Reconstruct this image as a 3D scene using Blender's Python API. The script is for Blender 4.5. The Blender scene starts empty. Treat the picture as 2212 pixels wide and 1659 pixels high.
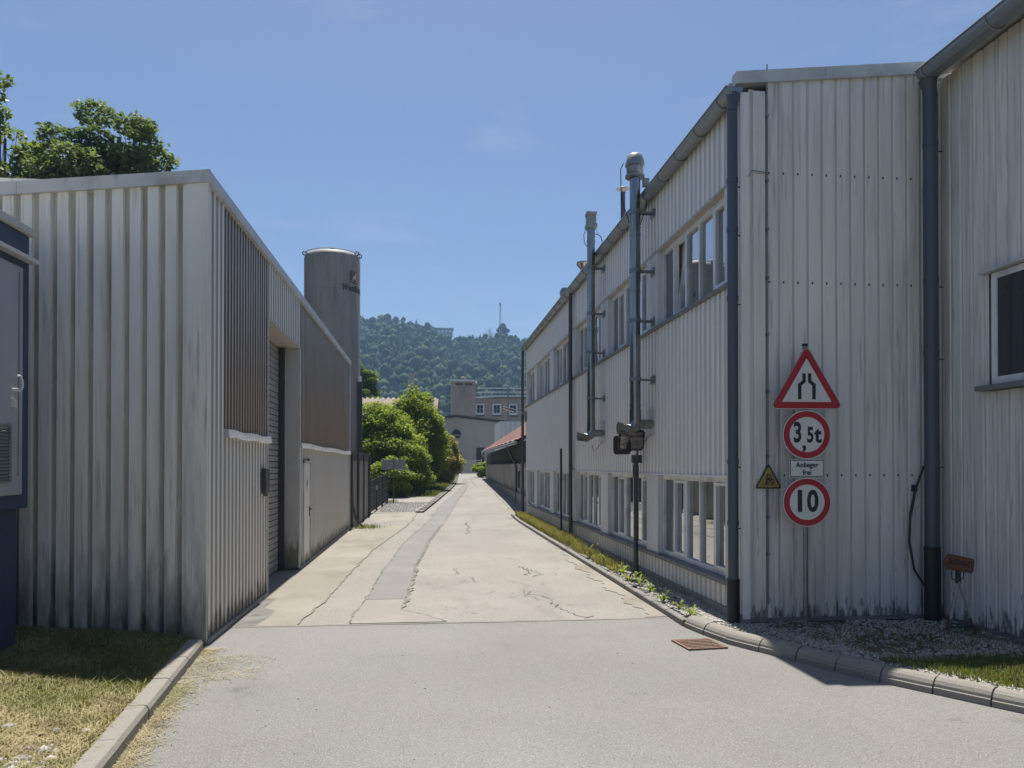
import bpy, bmesh, math, random
import numpy as np
from mathutils import Vector, Matrix
R = math.radians
rng = np.random.default_rng(7)
random.seed(7)
scene = bpy.context.scene
col = scene.collection

# ------------------------------------------------------------------ camera, sky, sun, exposure
cam_d = bpy.data.cameras.new('camera')
cam = bpy.data.objects.new('camera', cam_d); col.objects.link(cam)
scene.camera = cam
cam.location = (0, 0, 2.0)
PITCH = 0.5
cam.rotation_euler = (R(90 + PITCH), 0, R(-6.18))
cam_d.sensor_width = 36; cam_d.lens = 27.03
cam_d.shift_y = (176.5 - 1661 * math.tan(R(PITCH))) / 2212
cam_d.clip_end = 6000; cam_d.clip_start = .05

SUN_EL = 70.5
world = bpy.data.worlds.new('World'); scene.world = world; world.use_nodes = True
nt = world.node_tree
bg = nt.nodes['Background']
sky = nt.nodes.new('ShaderNodeTexSky'); sky.sky_type = 'NISHITA'; sky.sun_disc = False
sky.sun_elevation = R(SUN_EL); sky.sun_rotation = R(0)
sky.altitude = 300; sky.air_density = 1.0; sky.dust_density = 1.2; sky.ozone_density = 8
tc = nt.nodes.new('ShaderNodeTexCoord'); mpw = nt.nodes.new('ShaderNodeMapping'); mpw.inputs['Scale'].default_value = (1.6, 1.6, 5.5); mpw.inputs['Rotation'].default_value = (.5, .35, .2)
nzw = nt.nodes.new('ShaderNodeTexNoise'); nzw.inputs['Scale'].default_value = 2.3; nzw.inputs['Detail'].default_value = 7; nzw.inputs['Roughness'].default_value = .62
mrw = nt.nodes.new('ShaderNodeMapRange'); mrw.inputs[1].default_value = .56; mrw.inputs[2].default_value = .78; mrw.inputs[4].default_value = .15
mxw = nt.nodes.new('ShaderNodeMix'); mxw.data_type = 'RGBA'; mxw.inputs[7].default_value = (6.5, 7.0, 7.8, 1)
nt.links.new(tc.outputs['Generated'], mpw.inputs[0]); nt.links.new(mpw.outputs[0], nzw.inputs['Vector']); nt.links.new(nzw.outputs[0], mrw.inputs[0])
nt.links.new(mrw.outputs[0], mxw.inputs[0]); nt.links.new(sky.outputs[0], mxw.inputs[6]); 
tnt = nt.nodes.new('ShaderNodeMix'); tnt.data_type = 'RGBA'; tnt.blend_type = 'MULTIPLY'; tnt.inputs[0].default_value = 1; tnt.inputs[7].default_value = (1.03, .94, .885, 1)
nt.links.new(mxw.outputs[2], tnt.inputs[6]); nt.links.new(tnt.outputs[2], bg.inputs[0]); bg.inputs[1].default_value = .083

sun_d = bpy.data.lights.new('sun', 'SUN'); sun_d.energy = 5.0; sun_d.angle = R(.55); sun_d.color = (1, .955, .88)
sun = bpy.data.objects.new('sun', sun_d); col.objects.link(sun)
sun.rotation_euler = (R(-(90 - SUN_EL)), 0, 0)      # light comes from +Y, 70.5 degrees up
sun.location = (0, 20, 40)

scene.view_settings.view_transform = 'Standard'; scene.view_settings.look = 'None'
scene.view_settings.gamma = 1; scene.view_settings.use_curve_mapping = False
scene.view_settings.exposure = 0.65
scene.cycles.max_bounces = 8; scene.cycles.diffuse_bounces = 4; scene.cycles.glossy_bounces = 4
scene.cycles.transparent_max_bounces = 8; scene.cycles.volume_bounces = 0
scene.cycles.caustics_reflective = False; scene.cycles.caustics_refractive = False

# ------------------------------------------------------------------ helpers
def tag(o, label=None, cat=None, group=None, kind=None):
    if label: o['label'] = label
    if cat: o['category'] = cat
    if group: o['group'] = group
    if kind: o['kind'] = kind
    return o
def empty(name, loc=(0, 0, 0), rz=0, **k):
    o = bpy.data.objects.new(name, None); col.objects.link(o)
    o.location = loc; o.rotation_euler = (0, 0, rz); o.empty_display_size = .2
    return tag(o, **k)
def link(name, me, parent=None):
    o = bpy.data.objects.new(name, me); col.objects.link(o)
    if parent: o.parent = parent
    return o
class MB:
    def __init__(s): s.v = []; s.f = []; s.mi = []; s.cur = 0
    def add(s, vs, fs):
        n = len(s.v); s.v += [tuple(v) for v in vs]
        s.f += [tuple(i + n for i in f) for f in fs]; s.mi += [s.cur] * len(fs)
        return s
    def box(s, x0, x1, y0, y1, z0, z1):
        v = [(x, y, z) for z in (z0, z1) for y in (y0, y1) for x in (x0, x1)]
        return s.add(v, [(0, 2, 3, 1), (4, 5, 7, 6), (0, 1, 5, 4), (2, 6, 7, 3), (0, 4, 6, 2), (1, 3, 7, 5)])
    def quad(s, a, b, c, d): return s.add([a, b, c, d], [(0, 1, 2, 3)])
    def tube(s, pts, r, n=12, cap=True):
        pts = [Vector(p) for p in pts]; rs = r if isinstance(r, (list, tuple)) else [r] * len(pts)
        base = len(s.v); rings = []
        t0 = (pts[1] - pts[0]).normalized()
        up = Vector((0, 0, 1)) if abs(t0.z) < .9 else Vector((1, 0, 0))
        u = t0.cross(up).normalized()
        for i, p in enumerate(pts):
            t = (pts[min(i + 1, len(pts) - 1)] - pts[max(i - 1, 0)]).normalized()
            u = (u - t * u.dot(t)).normalized(); w = t.cross(u)
            rings.append([p + (u * math.cos(2 * math.pi * k / n) + w * math.sin(2 * math.pi * k / n)) * rs[i] for k in range(n)])
        vs = [v for ring in rings for v in ring]
        fs = []
        for i in range(len(pts) - 1):
            for k in range(n):
                a = i * n + k; b = i * n + (k + 1) % n
                fs.append((a, b, b + n, a + n))
        if cap: fs.append(tuple(range(n - 1, -1, -1))); fs.append(tuple((len(pts) - 1) * n + k for k in range(n)))
        return s.add(vs, fs)
    def lathe(s, prof, cx, cy, n=24):
        vs = []; fs = []
        for (r, z) in prof:
            for k in range(n): vs.append((cx + r * math.cos(2 * math.pi * k / n), cy + r * math.sin(2 * math.pi * k / n), z))
        for i in range(len(prof) - 1):
            for k in range(n):
                a = i * n + k; b = i * n + (k + 1) % n
                fs.append((a, b, b + n, a + n))
        return s.add(vs, fs)
    def prism(s, poly, o, ux, uy, th):
        """poly (2-D) in plane o+ux*x+uy*y, thickness th along ux x uy"""
        o, ux, uy = Vector(o), Vector(ux), Vector(uy); nn = ux.cross(uy).normalized() * th
        n = len(poly)
        a = [o + ux * x + uy * y for x, y in poly]; b = [p + nn for p in a]
        return s.add(a + b, [tuple(range(n - 1, -1, -1)), tuple(range(n, 2 * n))] + [(i, (i + 1) % n, n + (i + 1) % n, n + i) for i in range(n)])
    def build(s, name, mats, parent=None, smooth=False, bevel=0, **k):
        me = bpy.data.meshes.new(name); me.from_pydata(s.v, [], s.f)
        for m in (mats if isinstance(mats, (list, tuple)) else [mats]): me.materials.append(m)
        if any(s.mi): me.polygons.foreach_set('material_index', s.mi)
        if smooth:
            me.polygons.foreach_set('use_smooth', [True] * len(s.f))
            try: me.set_sharp_from_angle(angle=R(40))
            except Exception: pass
        me.update()
        o = link(name, me, parent)
        if bevel:
            b = o.modifiers.new('bevel', 'BEVEL'); b.width = bevel; b.segments = 2; b.limit_method = 'ANGLE'
        return tag(o, **k)
def npmesh(name, V, F, mat, parent=None, smooth=False, **k):
    V = np.asarray(V, np.float32); F = np.asarray(F, np.int32)
    me = bpy.data.meshes.new(name); me.vertices.add(len(V)); me.vertices.foreach_set('co', V.ravel())
    nf, w = F.shape
    me.loops.add(nf * w); me.loops.foreach_set('vertex_index', F.ravel())
    me.polygons.add(nf); me.polygons.foreach_set('loop_start', np.arange(0, nf * w, w, dtype=np.int32))
    me.polygons.foreach_set('loop_total', np.full(nf, w, np.int32))
    if smooth: me.polygons.foreach_set('use_smooth', np.ones(nf, bool))
    me.materials.append(mat); me.update(calc_edges=True)
    return tag(link(name, me, parent), **k)
def copy_tree(o, parent=None):
    c = o.copy(); col.objects.link(c)
    if parent: c.parent = parent
    for ch in list(o.children): copy_tree(ch, c)
    return c

CA, SA = .9942, .1077
def C2W(X, Y): return (X * CA + Y * SA, -X * SA + Y * CA)     # sight-line axes -> street axes
GZ = [(-999, 0), (27, 0), (36, .3), (68, .85), (82, 1.05), (100, 1.2), (300, 2), (2000, 2)]
def gz(S): return float(np.interp(S, [p[0] for p in GZ], [p[1] for p in GZ]))

# ------------------------------------------------------------------ materials
def mat(name, base, rough=.75, metal=0, layers=(), bump=0, bscale=60, bvec=(1, 1, 1), spec=.5, trans=0, ior=None, coat=0, rlay=None):
    """layers: (colour, scale, (sx,sy,sz), lo, hi, detail[, (z0,z1)]) mixed over the base by world-position noise"""
    m = bpy.data.materials.new(name); m.use_nodes = True; nt = m.node_tree; N = nt.nodes; L = nt.links
    b = N['Principled BSDF']; b.inputs['Roughness'].default_value = rough; b.inputs['Metallic'].default_value = metal
    b.inputs['Specular IOR Level'].default_value = spec
    if ior: b.inputs['IOR'].default_value = ior
    if coat: b.inputs['Coat Weight'].default_value = coat
    geo = N.new('ShaderNodeNewGeometry')
    src = None
    for ly in layers:
        c, sc, vec, lo, hi, det = ly[:6]
        mp = N.new('ShaderNodeMapping'); mp.inputs['Scale'].default_value = vec; L.new(geo.outputs['Position'], mp.inputs[0])
        mp.inputs['Location'].default_value = (random.random() * 50, random.random() * 50, random.random() * 50)
        if det == 'vor':
            no = N.new('ShaderNodeTexVoronoi'); no.inputs['Scale'].default_value = sc; out = no.outputs['Color']
            sep = N.new('ShaderNodeSeparateColor'); L.new(mp.outputs[0], no.inputs['Vector']); L.new(out, sep.inputs[0]); out = sep.outputs[0]
        else:
            no = N.new('ShaderNodeTexNoise'); no.inputs['Scale'].default_value = sc; no.inputs['Detail'].default_value = det
            no.inputs['Roughness'].default_value = .6
            L.new(mp.outputs[0], no.inputs['Vector']); out = no.outputs[0]
        mr = N.new('ShaderNodeMapRange'); mr.inputs[1].default_value = lo; mr.inputs[2].default_value = hi; L.new(out, mr.inputs[0])
        fac = mr.outputs[0]
        if len(ly) > 6:
            z0, z1 = ly[6]
            sx = N.new('ShaderNodeSeparateXYZ'); L.new(geo.outputs['Position'], sx.inputs[0])
            mz = N.new('ShaderNodeMapRange'); mz.inputs[1].default_value = z0; mz.inputs[2].default_value = z1
            mz.inputs[3].default_value = 1; mz.inputs[4].default_value = 0; L.new(sx.outputs[2], mz.inputs[0])
            if len(ly) > 7:       # ragged: threshold slides with height
                ad = N.new('ShaderNodeMath'); ad.operation = 'ADD'; L.new(out, ad.inputs[0]); L.new(mz.outputs[0], ad.inputs[1])
                m2 = N.new('ShaderNodeMapRange'); m2.inputs[1].default_value = lo; m2.inputs[2].default_value = hi; L.new(ad.outputs[0], m2.inputs[0])
                fac = m2.outputs[0]
            else:
                mu = N.new('ShaderNodeMath'); mu.operation = 'MULTIPLY'; L.new(fac, mu.inputs[0]); L.new(mz.outputs[0], mu.inputs[1]); fac = mu.outputs[0]
        mx = N.new('ShaderNodeMix'); mx.data_type = 'RGBA'; L.new(fac, mx.inputs[0])
        if src: L.new(src, mx.inputs[6])
        else: mx.inputs[6].default_value = (*base, 1)
        mx.inputs[7].default_value = (*c, 1); src = mx.outputs[2]
    if src: L.new(src, b.inputs['Base Color'])
    else: b.inputs['Base Color'].default_value = (*base, 1)
    if bump:
        mp = N.new('ShaderNodeMapping'); mp.inputs['Scale'].default_value = bvec; L.new(geo.outputs['Position'], mp.inputs[0])
        no = N.new('ShaderNodeTexNoise'); no.inputs['Scale'].default_value = bscale; no.inputs['Detail'].default_value = 4; L.new(mp.outputs[0], no.inputs['Vector'])
        bp = N.new('ShaderNodeBump'); bp.inputs['Strength'].default_value = 1; bp.inputs['Distance'].default_value = bump
        L.new(no.outputs[0], bp.inputs['Height']); L.new(bp.outputs[0], b.inputs['Normal'])
    if trans:
        tr = N.new('ShaderNodeBsdfTranslucent'); mixs = N.new('ShaderNodeMixShader'); mixs.inputs[0].default_value = trans
        if src:
            hs = N.new('ShaderNodeMix'); hs.data_type = 'RGBA'; hs.blend_type = 'MULTIPLY'; hs.inputs[0].default_value = 1
            L.new(src, hs.inputs[6]); hs.inputs[7].default_value = (2.2, 2.1, .9, 1); L.new(hs.outputs[2], tr.inputs[0])
        else: tr.inputs[0].default_value = (base[0] * 2.2, base[1] * 2.1, base[2] * .9, 1)
        L.new(b.outputs[0], mixs.inputs[1]); L.new(tr.outputs[0], mixs.inputs[2]); L.new(mixs.outputs[0], N['Material Output'].inputs[0])
    return m
ST = (6, 6, .45)      # vertical streaks
STF = (16, 16, .7)
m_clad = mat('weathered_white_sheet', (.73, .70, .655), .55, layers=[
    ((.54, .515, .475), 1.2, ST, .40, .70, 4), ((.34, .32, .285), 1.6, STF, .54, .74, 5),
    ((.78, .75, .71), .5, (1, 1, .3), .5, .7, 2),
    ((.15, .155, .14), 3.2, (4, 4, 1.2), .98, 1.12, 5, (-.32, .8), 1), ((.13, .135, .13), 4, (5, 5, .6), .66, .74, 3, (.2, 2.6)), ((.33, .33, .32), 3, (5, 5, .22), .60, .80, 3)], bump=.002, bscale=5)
m_cladst = mat('weathered_white_sheet_street', (.8, .775, .74), .5, layers=[
    ((.64, .615, .575), 1.2, ST, .45, .78, 4), ((.48, .455, .42), 1.6, STF, .58, .82, 5)], bump=.002, bscale=5)
m_cladL = mat('dirty_cream_sheet', (.8, .755, .67), .6, layers=[
    ((.60, .56, .48), 1.1, ST, .42, .70, 4), ((.31, .275, .21), 1.6, STF, .55, .76, 5),
    ((.8, .77, .70), .7, (1, 1, .4), .5, .72, 2),
    ((.17, .155, .12), 2.2, (3, 3, .7), .95, 1.45, 5, (-.2, 2.1), 1)], bump=.002, bscale=5)
m_groove = mat('dirty_groove_sheet', (.50, .46, .395), .65, layers=[
    ((.30, .27, .215), 1.5, (8, 8, .8), .4, .7, 4),
    ((.07, .072, .06), 2.2, (3, 3, .7), .95, 1.35, 5, (-.1, 1.9), 1)])
m_cladLs = mat('cream_sheet_street', (.8, .77, .71), .6, layers=[
    ((.68, .645, .585), 1.2, ST, .45, .75, 4), ((.40, .385, .345), 1.6, STF, .6, .82, 5),
    ((.17, .155, .13), 4, (4, 4, .8), .98, 1.2, 5, (-.1, .6), 1)], bump=.0015, bscale=5)
m_brown = mat('brown_sheet', (.37, .285, .195), .4, layers=[
    ((.36, .30, .225), 1.5, STF, .48, .7, 4), ((.19, .14, .095), 1.2, ST, .5, .75, 3)])
m_trim = mat('grey_metal_trim', (.54, .54, .525), .5, layers=[((.37, .37, .36), 3, (1, 1, 1), .45, .75, 4), ((.28, .28, .27), 8, (1, 1, .3), .6, .8, 4)])
m_white = mat('white_frame', (.72, .73, .73), .4, layers=[((.42, .42, .41), 4, (1, 1, .5), .5, .8, 3)])
m_pilaster = mat('pale_pilaster', (.62, .62, .61), .6, layers=[((.5, .5, .49), 3, (1, 1, .4), .45, .8, 4)])
m_ledge = mat('slate_grey_ledge', (.16, .16, .165), .6, layers=[((.24, .24, .24), 6, (1, 1, 1), .5, .8, 4)])
m_soffit = mat('soffit_board', (.45, .42, .38), .7, layers=[((.3, .28, .25), 4, (1, 1, 1), .5, .8, 4)])
m_glass = mat('window_glass', (.012, .014, .016), .012, spec=.5, ior=7.5, layers=[((.03, .032, .034), 1.5, (1, 1, 1), .4, .7, 2)], bump=.0006, bscale=1.2)
m_glass2 = mat('dark_window_glass', (.02, .024, .035), .03, spec=.5, ior=1.6)
m_blackg = mat('dark_pane', (.015, .017, .02), .25, spec=.3)
m_blind = mat('grey_blind_glass', (.10, .11, .12), .12, spec=.7, ior=1.5)
m_zinc = mat('zinc_gutter', (.25, .27, .29), .38, .5, layers=[((.24, .265, .29), 3, (1, 1, 1), .45, .7, 3)])
m_pipe = mat('dark_downpipe', (.075, .09, .115), .5, .2, layers=[((.09, .09, .09), 2, (3, 3, .4), .5, .75, 4)])
m_pipeb = mat('brown_downpipe', (.075, .066, .062), .55, .1, layers=[((.045, .04, .038), 2, (3, 3, .4), .5, .75, 4)])
m_black = mat('black_standpipe', (.012, .013, .016), .5)
m_steel = mat('stainless_steel', (.31, .305, .285), .2, 1, layers=[((.19, .19, .175), 3, (4, 4, .5), .4, .7, 3)])
m_galv = mat('galvanised_steel', (.24, .25, .26), .5, .6, layers=[((.17, .18, .19), 8, (1, 1, 1), .4, .7, 4)])
m_dsteel = mat('dark_steel', (.055, .056, .058), .5, .3)
m_red = mat('sign_red', (.36, .012, .025), .4, layers=[((.28, .02, .03), 6, (1, 1, 1), .5, .8, 3)])
m_signw = mat('sign_white', (.62, .62, .59), .4, layers=[((.45, .45, .42), 25, (1, 1, .6), .55, .8, 4)])
m_signb = mat('sign_black', (.012, .013, .02), .5)
m_yell = mat('sign_yellow', (.32, .23, .055), .6, layers=[((.2, .15, .05), 18, (1, 1, .5), .45, .8, 4)])
m_orange = mat('faded_orange', (.22, .10, .05), .7, layers=[((.13, .07, .045), 12, (1, 1, 1), .45, .75, 4)])
m_oldred = mat('faded_red_paint', (.14, .05, .04), .7)
m_oldwhite = mat('faded_white_paint', (.33, .32, .30), .7, layers=[((.15, .13, .12), 20, (1, 1, 1), .55, .7, 4)])
m_mirror = mat('mirror_face_reflection_bands', (.30, .28, .27), .3, 1, layers=[((.11, .10, .10), 9, (.4, .4, 3), .42, .6, 3)])  # dark bands imitate reflected surroundings, painted into the colour
m_shut = mat('dark_sectional_door', (.33, .32, .31), .5, layers=[((.26, .25, .24), 2, (1, 1, 4), .5, .8, 3)], bump=.001, bscale=20)
m_conc = mat('concrete', (.27, .26, .235), .85, layers=[((.18, .17, .15), 2.5, (1, 1, .5), .45, .75, 5), ((.09, .088, .07), 2, (3, 3, .4), .6, .8, 5)], bump=.004, bscale=30)
m_jamb = mat('stained_concrete', (.5, .48, .44), .85, layers=[((.4, .38, .34), 2.5, (1, 1, .5), .45, .75, 5), ((.19, .18, .14), 2.5, (2, 2, .7), .95, 1.2, 5, (-.1, 1.9), 1)], bump=.003, bscale=30)
m_kerb = mat('kerb_concrete', (.235, .215, .185), .9, layers=[((.21, .195, .17), 6, (1, 1, 1), .45, .75, 5), ((.31, .29, .26), 60, (1, 1, 1), .55, .75, 2)], bump=.003, bscale=60)
m_asph = mat('new_asphalt', (.172, .165, .15), .9, layers=[
    ((.135, .13, .118), .7, (1.3, .35, 1), .54, .70, 6), ((.10, .095, .085), 1.7, (1, 1, 1), .68, .73, 4),
    ((.208, .20, .186), .35, (1, 1, 1), .40, .72, 4), ((.172, .168, .16), 1.4, (1, 1, 1), .52, .75, 4),
    ((.42, .41, .385), 75, (1, 1, 1), .54, .76, 3), ((.085, .083, .08), 60, (1, 1, 1), .55, .76, 3)], bump=.003, bscale=130)
m_old = mat('old_road_surface', (.228, .213, .19), .92, layers=[
    ((.26, .244, .218), .45, (1, 1, 1), .42, .66, 4), ((.175, .163, .143), .9, (1, .35, 1), .53, .75, 5),
    ((.44, .41, .365), 60, (1, 1, 1), .54, .76, 3), ((.13, .12, .10), 50, (1, 1, 1), .56, .76, 3), ((.19, .175, .15), 3, (2, .5, 1), .62, .75, 5)], bump=.005, bscale=100)
m_slab = mat('concrete_slab_road', (.228, .208, .175), .92, layers=[
    ((.28, .256, .216), .6, (1, 1, 1), .42, .66, 4), ((.175, .155, .125), 1.1, (1, .5, 1), .5, .72, 5),
    ((.42, .39, .34), 120, (1, 1, 1), .55, .8, 2), ((.15, .135, .11), 90, (1, 1, 1), .6, .8, 2)], bump=.005, bscale=90)
m_patch = mat('bluish_asphalt_patch', (.185, .179, .165), .9, layers=[
    ((.215, .207, .19), .8, (1, 1, 1), .45, .7, 4), ((.34, .33, .31), 150, (1, 1, 1), .57, .8, 2), ((.15, .15, .15), 100, (1, 1, 1), .6, .8, 2)], bump=.004, bscale=120)
m_dstrip = mat('dark_old_asphalt', (.15, .143, .13), .9, layers=[((.2, .19, .17), 2.2, (1, 1, 1), .42, .62, 5), ((.09, .085, .075), 5, (1, 1, 1), .5, .7, 4)], bump=.006, bscale=60)
m_patch2 = mat('warm_asphalt_patch', (.25, .225, .20), .9, layers=[((.30, .27, .24), 1.2, (1, 1, 1), .45, .7, 4), ((.15, .14, .12), 120, (1, 1, 1), .6, .8, 2)], bump=.004, bscale=120)
m_crack = mat('crack_fill', (.12, .112, .098), .95, layers=[((.215, .2, .178), 2.5, (1, 1, 1), .36, .52, 4)])
m_cobble = mat('cobble_stone', (.27, .265, .26), .85, layers=[((.2, .195, .19), 5, (1, 1, 1), .45, .7, 4)])
m_earth = mat('earth_ground', (.085, .085, .045), .95, layers=[((.13, .12, .06), .3, (1, 1, 1), .4, .7, 5), ((.05, .06, .025), 4, (1, 1, 1), .5, .7, 4)], bump=.02, bscale=8)
m_lawnb = mat('lawn_soil', (.2, .17, .08), .95, layers=[((.13, .125, .05), 2.5, (1, 1, 1), .42, .66, 5), ((.2, .17, .085), 9, (1, 1, 1), .52, .75, 4)], bump=.015, bscale=40)
m_gravb = mat('gravel_soil', (.085, .082, .065), .95, layers=[((.055, .06, .035), 3, (1, 1, 1), .45, .7, 5), ((.22, .21, .19), 40, (1, 1, 1), .5, .7, 3)], bump=.015, bscale=40)
m_peb = mat('pale_pebble', (.36, .34, .30), .8, layers=[((.22, .21, .19), 30, (1, 1, 1), .42, .62, 1), ((.55, .53, .49), 45, (1, 1, 1), .55, .72, 1)])
m_grass = mat('green_grass', (.12, .15, .035), .7, trans=.3, layers=[((.20, .19, .06), 2.2, (1, 1, 1), .45, .7, 4), ((.06, .095, .02), 9, (1, 1, 1), .5, .75, 3)])
m_straw = mat('dry_straw', (.42, .36, .21), .85, trans=.15, layers=[((.20, .165, .08), 3, (1, 1, 1), .40, .62, 4), ((.24, .24, .10), 1.4, (1, 1, 1), .48, .66, 3), ((.45, .38, .22), 30, (1, 1, 1), .55, .8, 2)])
m_bush = mat('bush_leaves', (.145, .185, .03), .5, trans=.5, layers=[((.20, .25, .04), 1.3, (1, 1, 1), .45, .68, 3), ((.065, .12, .024), 2.3, (1, 1, 1), .5, .72, 3)])
m_gold = mat('golden_leaves', (.27, .24, .07), .55, trans=.38, layers=[((.10, .12, .03), 2, (1, 1, 1), .45, .68, 3)])
m_tree = mat('tree_leaves', (.10, .145, .08), .6, trans=.4, layers=[((.075, .115, .035), .7, (1, 1, 1), .45, .68, 3), ((.025, .05, .018), 1.2, (1, 1, 1), .5, .72, 3)])
m_tree2 = mat('light_tree_leaves', (.085, .13, .03), .5, trans=.4, layers=[((.13, .165, .045), 1, (1, 1, 1), .45, .68, 3)])
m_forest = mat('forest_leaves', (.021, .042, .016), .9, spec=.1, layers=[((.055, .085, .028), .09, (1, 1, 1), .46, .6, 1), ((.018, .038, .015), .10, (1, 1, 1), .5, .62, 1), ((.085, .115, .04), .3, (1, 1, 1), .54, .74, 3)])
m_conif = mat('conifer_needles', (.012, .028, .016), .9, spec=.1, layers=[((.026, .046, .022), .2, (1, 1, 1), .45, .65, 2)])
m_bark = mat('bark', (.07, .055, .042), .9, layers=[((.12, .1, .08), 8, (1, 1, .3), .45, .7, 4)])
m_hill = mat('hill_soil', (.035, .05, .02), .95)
m_silo = mat('weathered_silo_paint', (.215, .205, .19), .6, layers=[((.15, .142, .13), .9, (3, 3, .3), .42, .68, 5), ((.11, .115, .11), 1.6, (5, 5, .35), .55, .76, 5), ((.26, .25, .235), 1.2, (5, 5, .4), .58, .8, 4)], bump=.003, bscale=4)
m_silob = mat('silo_logo_blue', (.03, .037, .06), .6)
m_silor = mat('silo_logo_red', (.12, .055, .055), .6)
m_silow = mat('silo_logo_pale', (.36, .36, .35), .6)
m_kgrey = mat('grey_door_paint', (.36, .385, .42), .45, layers=[((.31, .33, .37), 1.5, (1, 1, 1), .45, .7, 3)])
m_navy = mat('navy_paint', (.03, .05, .10), .45)
m_louv = mat('louvre_metal', (.2, .21, .23), .45, .2)
m_ren1 = mat('grey_render', (.41, .375, .345), .9, layers=[((.36, .32, .285), .5, (1, 1, .5), .45, .7, 5)], bump=.01, bscale=6)
m_ren2 = mat('pinkish_render', (.42, .32, .275), .9, layers=[((.33, .26, .225), .4, (1, 1, .5), .45, .7, 5)], bump=.01, bscale=6)
m_shedw = mat('shed_render', (.36, .33, .30), .9, layers=[((.17, .16, .15), 1, (1, 1, .5), .45, .7, 5), ((.1, .095, .085), 2, (2, 2, .5), .95, 1.2, 5, (.4, 1.6), 1)], bump=.01, bscale=10)
m_wood = mat('dark_boards', (.045, .042, .042), .8, layers=[((.075, .07, .068), 3, (4, 4, .3), .45, .7, 3)])
m_tile = mat('red_roof_tile', (.24, .115, .085), .8, layers=[((.33, .19, .15), 2, (1, 1, 1), .45, .7, 3), ((.13, .07, .055), 5, (1, 1, 1), .55, .75, 3)])
m_roofg = mat('dark_roof', (.06, .058, .058), .8)
m_fibre = mat('fibre_cement_roof', (.21, .175, .13), .85, layers=[((.15, .12, .09), 1, (1, 1, 1), .45, .7, 4)])
m_rust = mat('rusty_iron', (.15, .082, .055), .8, layers=[((.26, .19, .15), 30, (1, 1, 1), .45, .7, 3)])
m_cable = mat('black_cable', (.02, .02, .022), .6)
m_pitb = mat('pit_dark', (.01, .01, .01), .9)
m_flower = mat('yellow_petals', (.6, .42, .02), .6)

# ------------------------------------------------------------------ terrain
def sheet(name, strips, mat_, dz, **k):
    """strips: list of (S, P_left, P_right[, zl, zr])"""
    V = []; F = []; n = 9
    for st in strips:
        S, a, b = st[:3]; zl, zr = (st[3], st[4]) if len(st) > 3 else (0, 0)
        for i in range(n):
            t = i / (n - 1); V.append((a + (b - a) * t, S, gz(S) + dz + zl + (zr - zl) * t))
    for j in range(len(strips) - 1):
        for i in range(n - 1): F.append((j * n + i, j * n + i + 1, (j + 1) * n + i + 1, (j + 1) * n + i))
    return npmesh(name, V, F, mat_, kind='structure', **k)
def Ss(a, b, step):
    n = max(1, int(math.ceil((b - a) / step))); return [a + (b - a) * i / n for i in range(n + 1)]
g = empty('ground', kind='structure')
sheet('ground_surface', [(S, -900, 900) for S in [-500, -50, 0, 27, 30, 33, 36, 50, 68, 82, 100, 300, 420]], m_earth, -.05).parent = g
RW = [(31, 3.9), (33, 4.0), (68, 5.2), (90, 6)]
LW = [(30.8, -.2), (36.4, .42), (44.6, 1.1), (52.4, 1.75), (63, 2.35), (88, 3.5)]
fR = lambda S: 3.2 if S < 29 else float(np.interp(S, [29] + [p[0] for p in RW], [3.2] + [p[1] for p in RW]))
fL = lambda S: float(np.interp(S, [p[0] for p in LW], [p[1] for p in LW]))
SEAM = 9.82
sheet('asphalt_road', [(S, -3.2, 30) for S in Ss(-30, 9.0, 3)] + [(9.3, -2.55, 3.2), (9.55, -2.55, 3.2), (SEAM, -2.55, 3.2)], m_asph, 0)
sheet('old_road', [(SEAM + .012, -2.55, 3.3)] + [(S, -2.55, fR(S)) for S in Ss(10, 30.6, 1.5)] + [(S, fL(S), fR(S)) for S in Ss(30.8, 90, 1.5)], m_old, 0)
sheet('side_yard', [(S, -16, fL(S) - .3) for S in Ss(30.7, 40.2, 1)], m_slab, .002)
sheet('forecourt', [(S, 0, 11) for S in Ss(90, 92, 1)], m_slab, 0)
sheet('grass_verge', [(S, -20, fL(S) - .34) for S in Ss(40.2, 90, 2)], m_earth, .01)
# concrete apron beside the left hall
def lerpP(pts, S): return float(np.interp(S, [p[1] for p in pts], [p[0] for p in pts]))
CR1 = [(-1.65, SEAM + .05), (-1.6, 10.51), (-1.54, 11.3), (-1.51, 12.0), (-1.49, 13.4), (-1.45, 14.48), (-1.39, 16.16), (-1.29, 18.84), (-1.1, 21.06), (-.75, 25.34), (-.45, 30.6)]
def jag(pts, step, amp, seed=0):
    rr = random.Random(seed); out = []
    for (a, b) in zip(pts, pts[1:]):
        L = math.dist(a, b); n = max(1, int(L / step))
        for i in range(n):
            t = i / n; out.append((a[0] + (b[0] - a[0]) * t + rr.gauss(0, amp), a[1] + (b[1] - a[1]) * t + rr.gauss(0, amp * .6)))
    out.append(pts[-1]); return out
sheet('concrete_apron', [(S, -2.9, lerpP(CR1, S)) for S in [SEAM + .05] + Ss(10, 30.5, .5)], m_slab, .004)
PL = [(-1.0, 9.87), (-1.0, 10.53), (-.92, 11.62), (-.9, 12.66), (-.89, 13.48), (-.87, 14.76), (-.78, 16.53), (-.69, 19.2), (-.42, 22.9), (0, 27.5), (.54, 34.47), (1.23, 40.87), (2.48, 54.58), (3.0, 68)]
PR = [(-.39, 10.79), (-.34, 11.43), (-.32, 12.35), (-.28, 13.87), (-.26, 15.63), (-.13, 17.9), (0, 20.5), (.33, 24.7), (.85, 30.75), (1.31, 36.28), (2.13, 45.61), (2.75, 54.58), (3.3, 68)]
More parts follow.
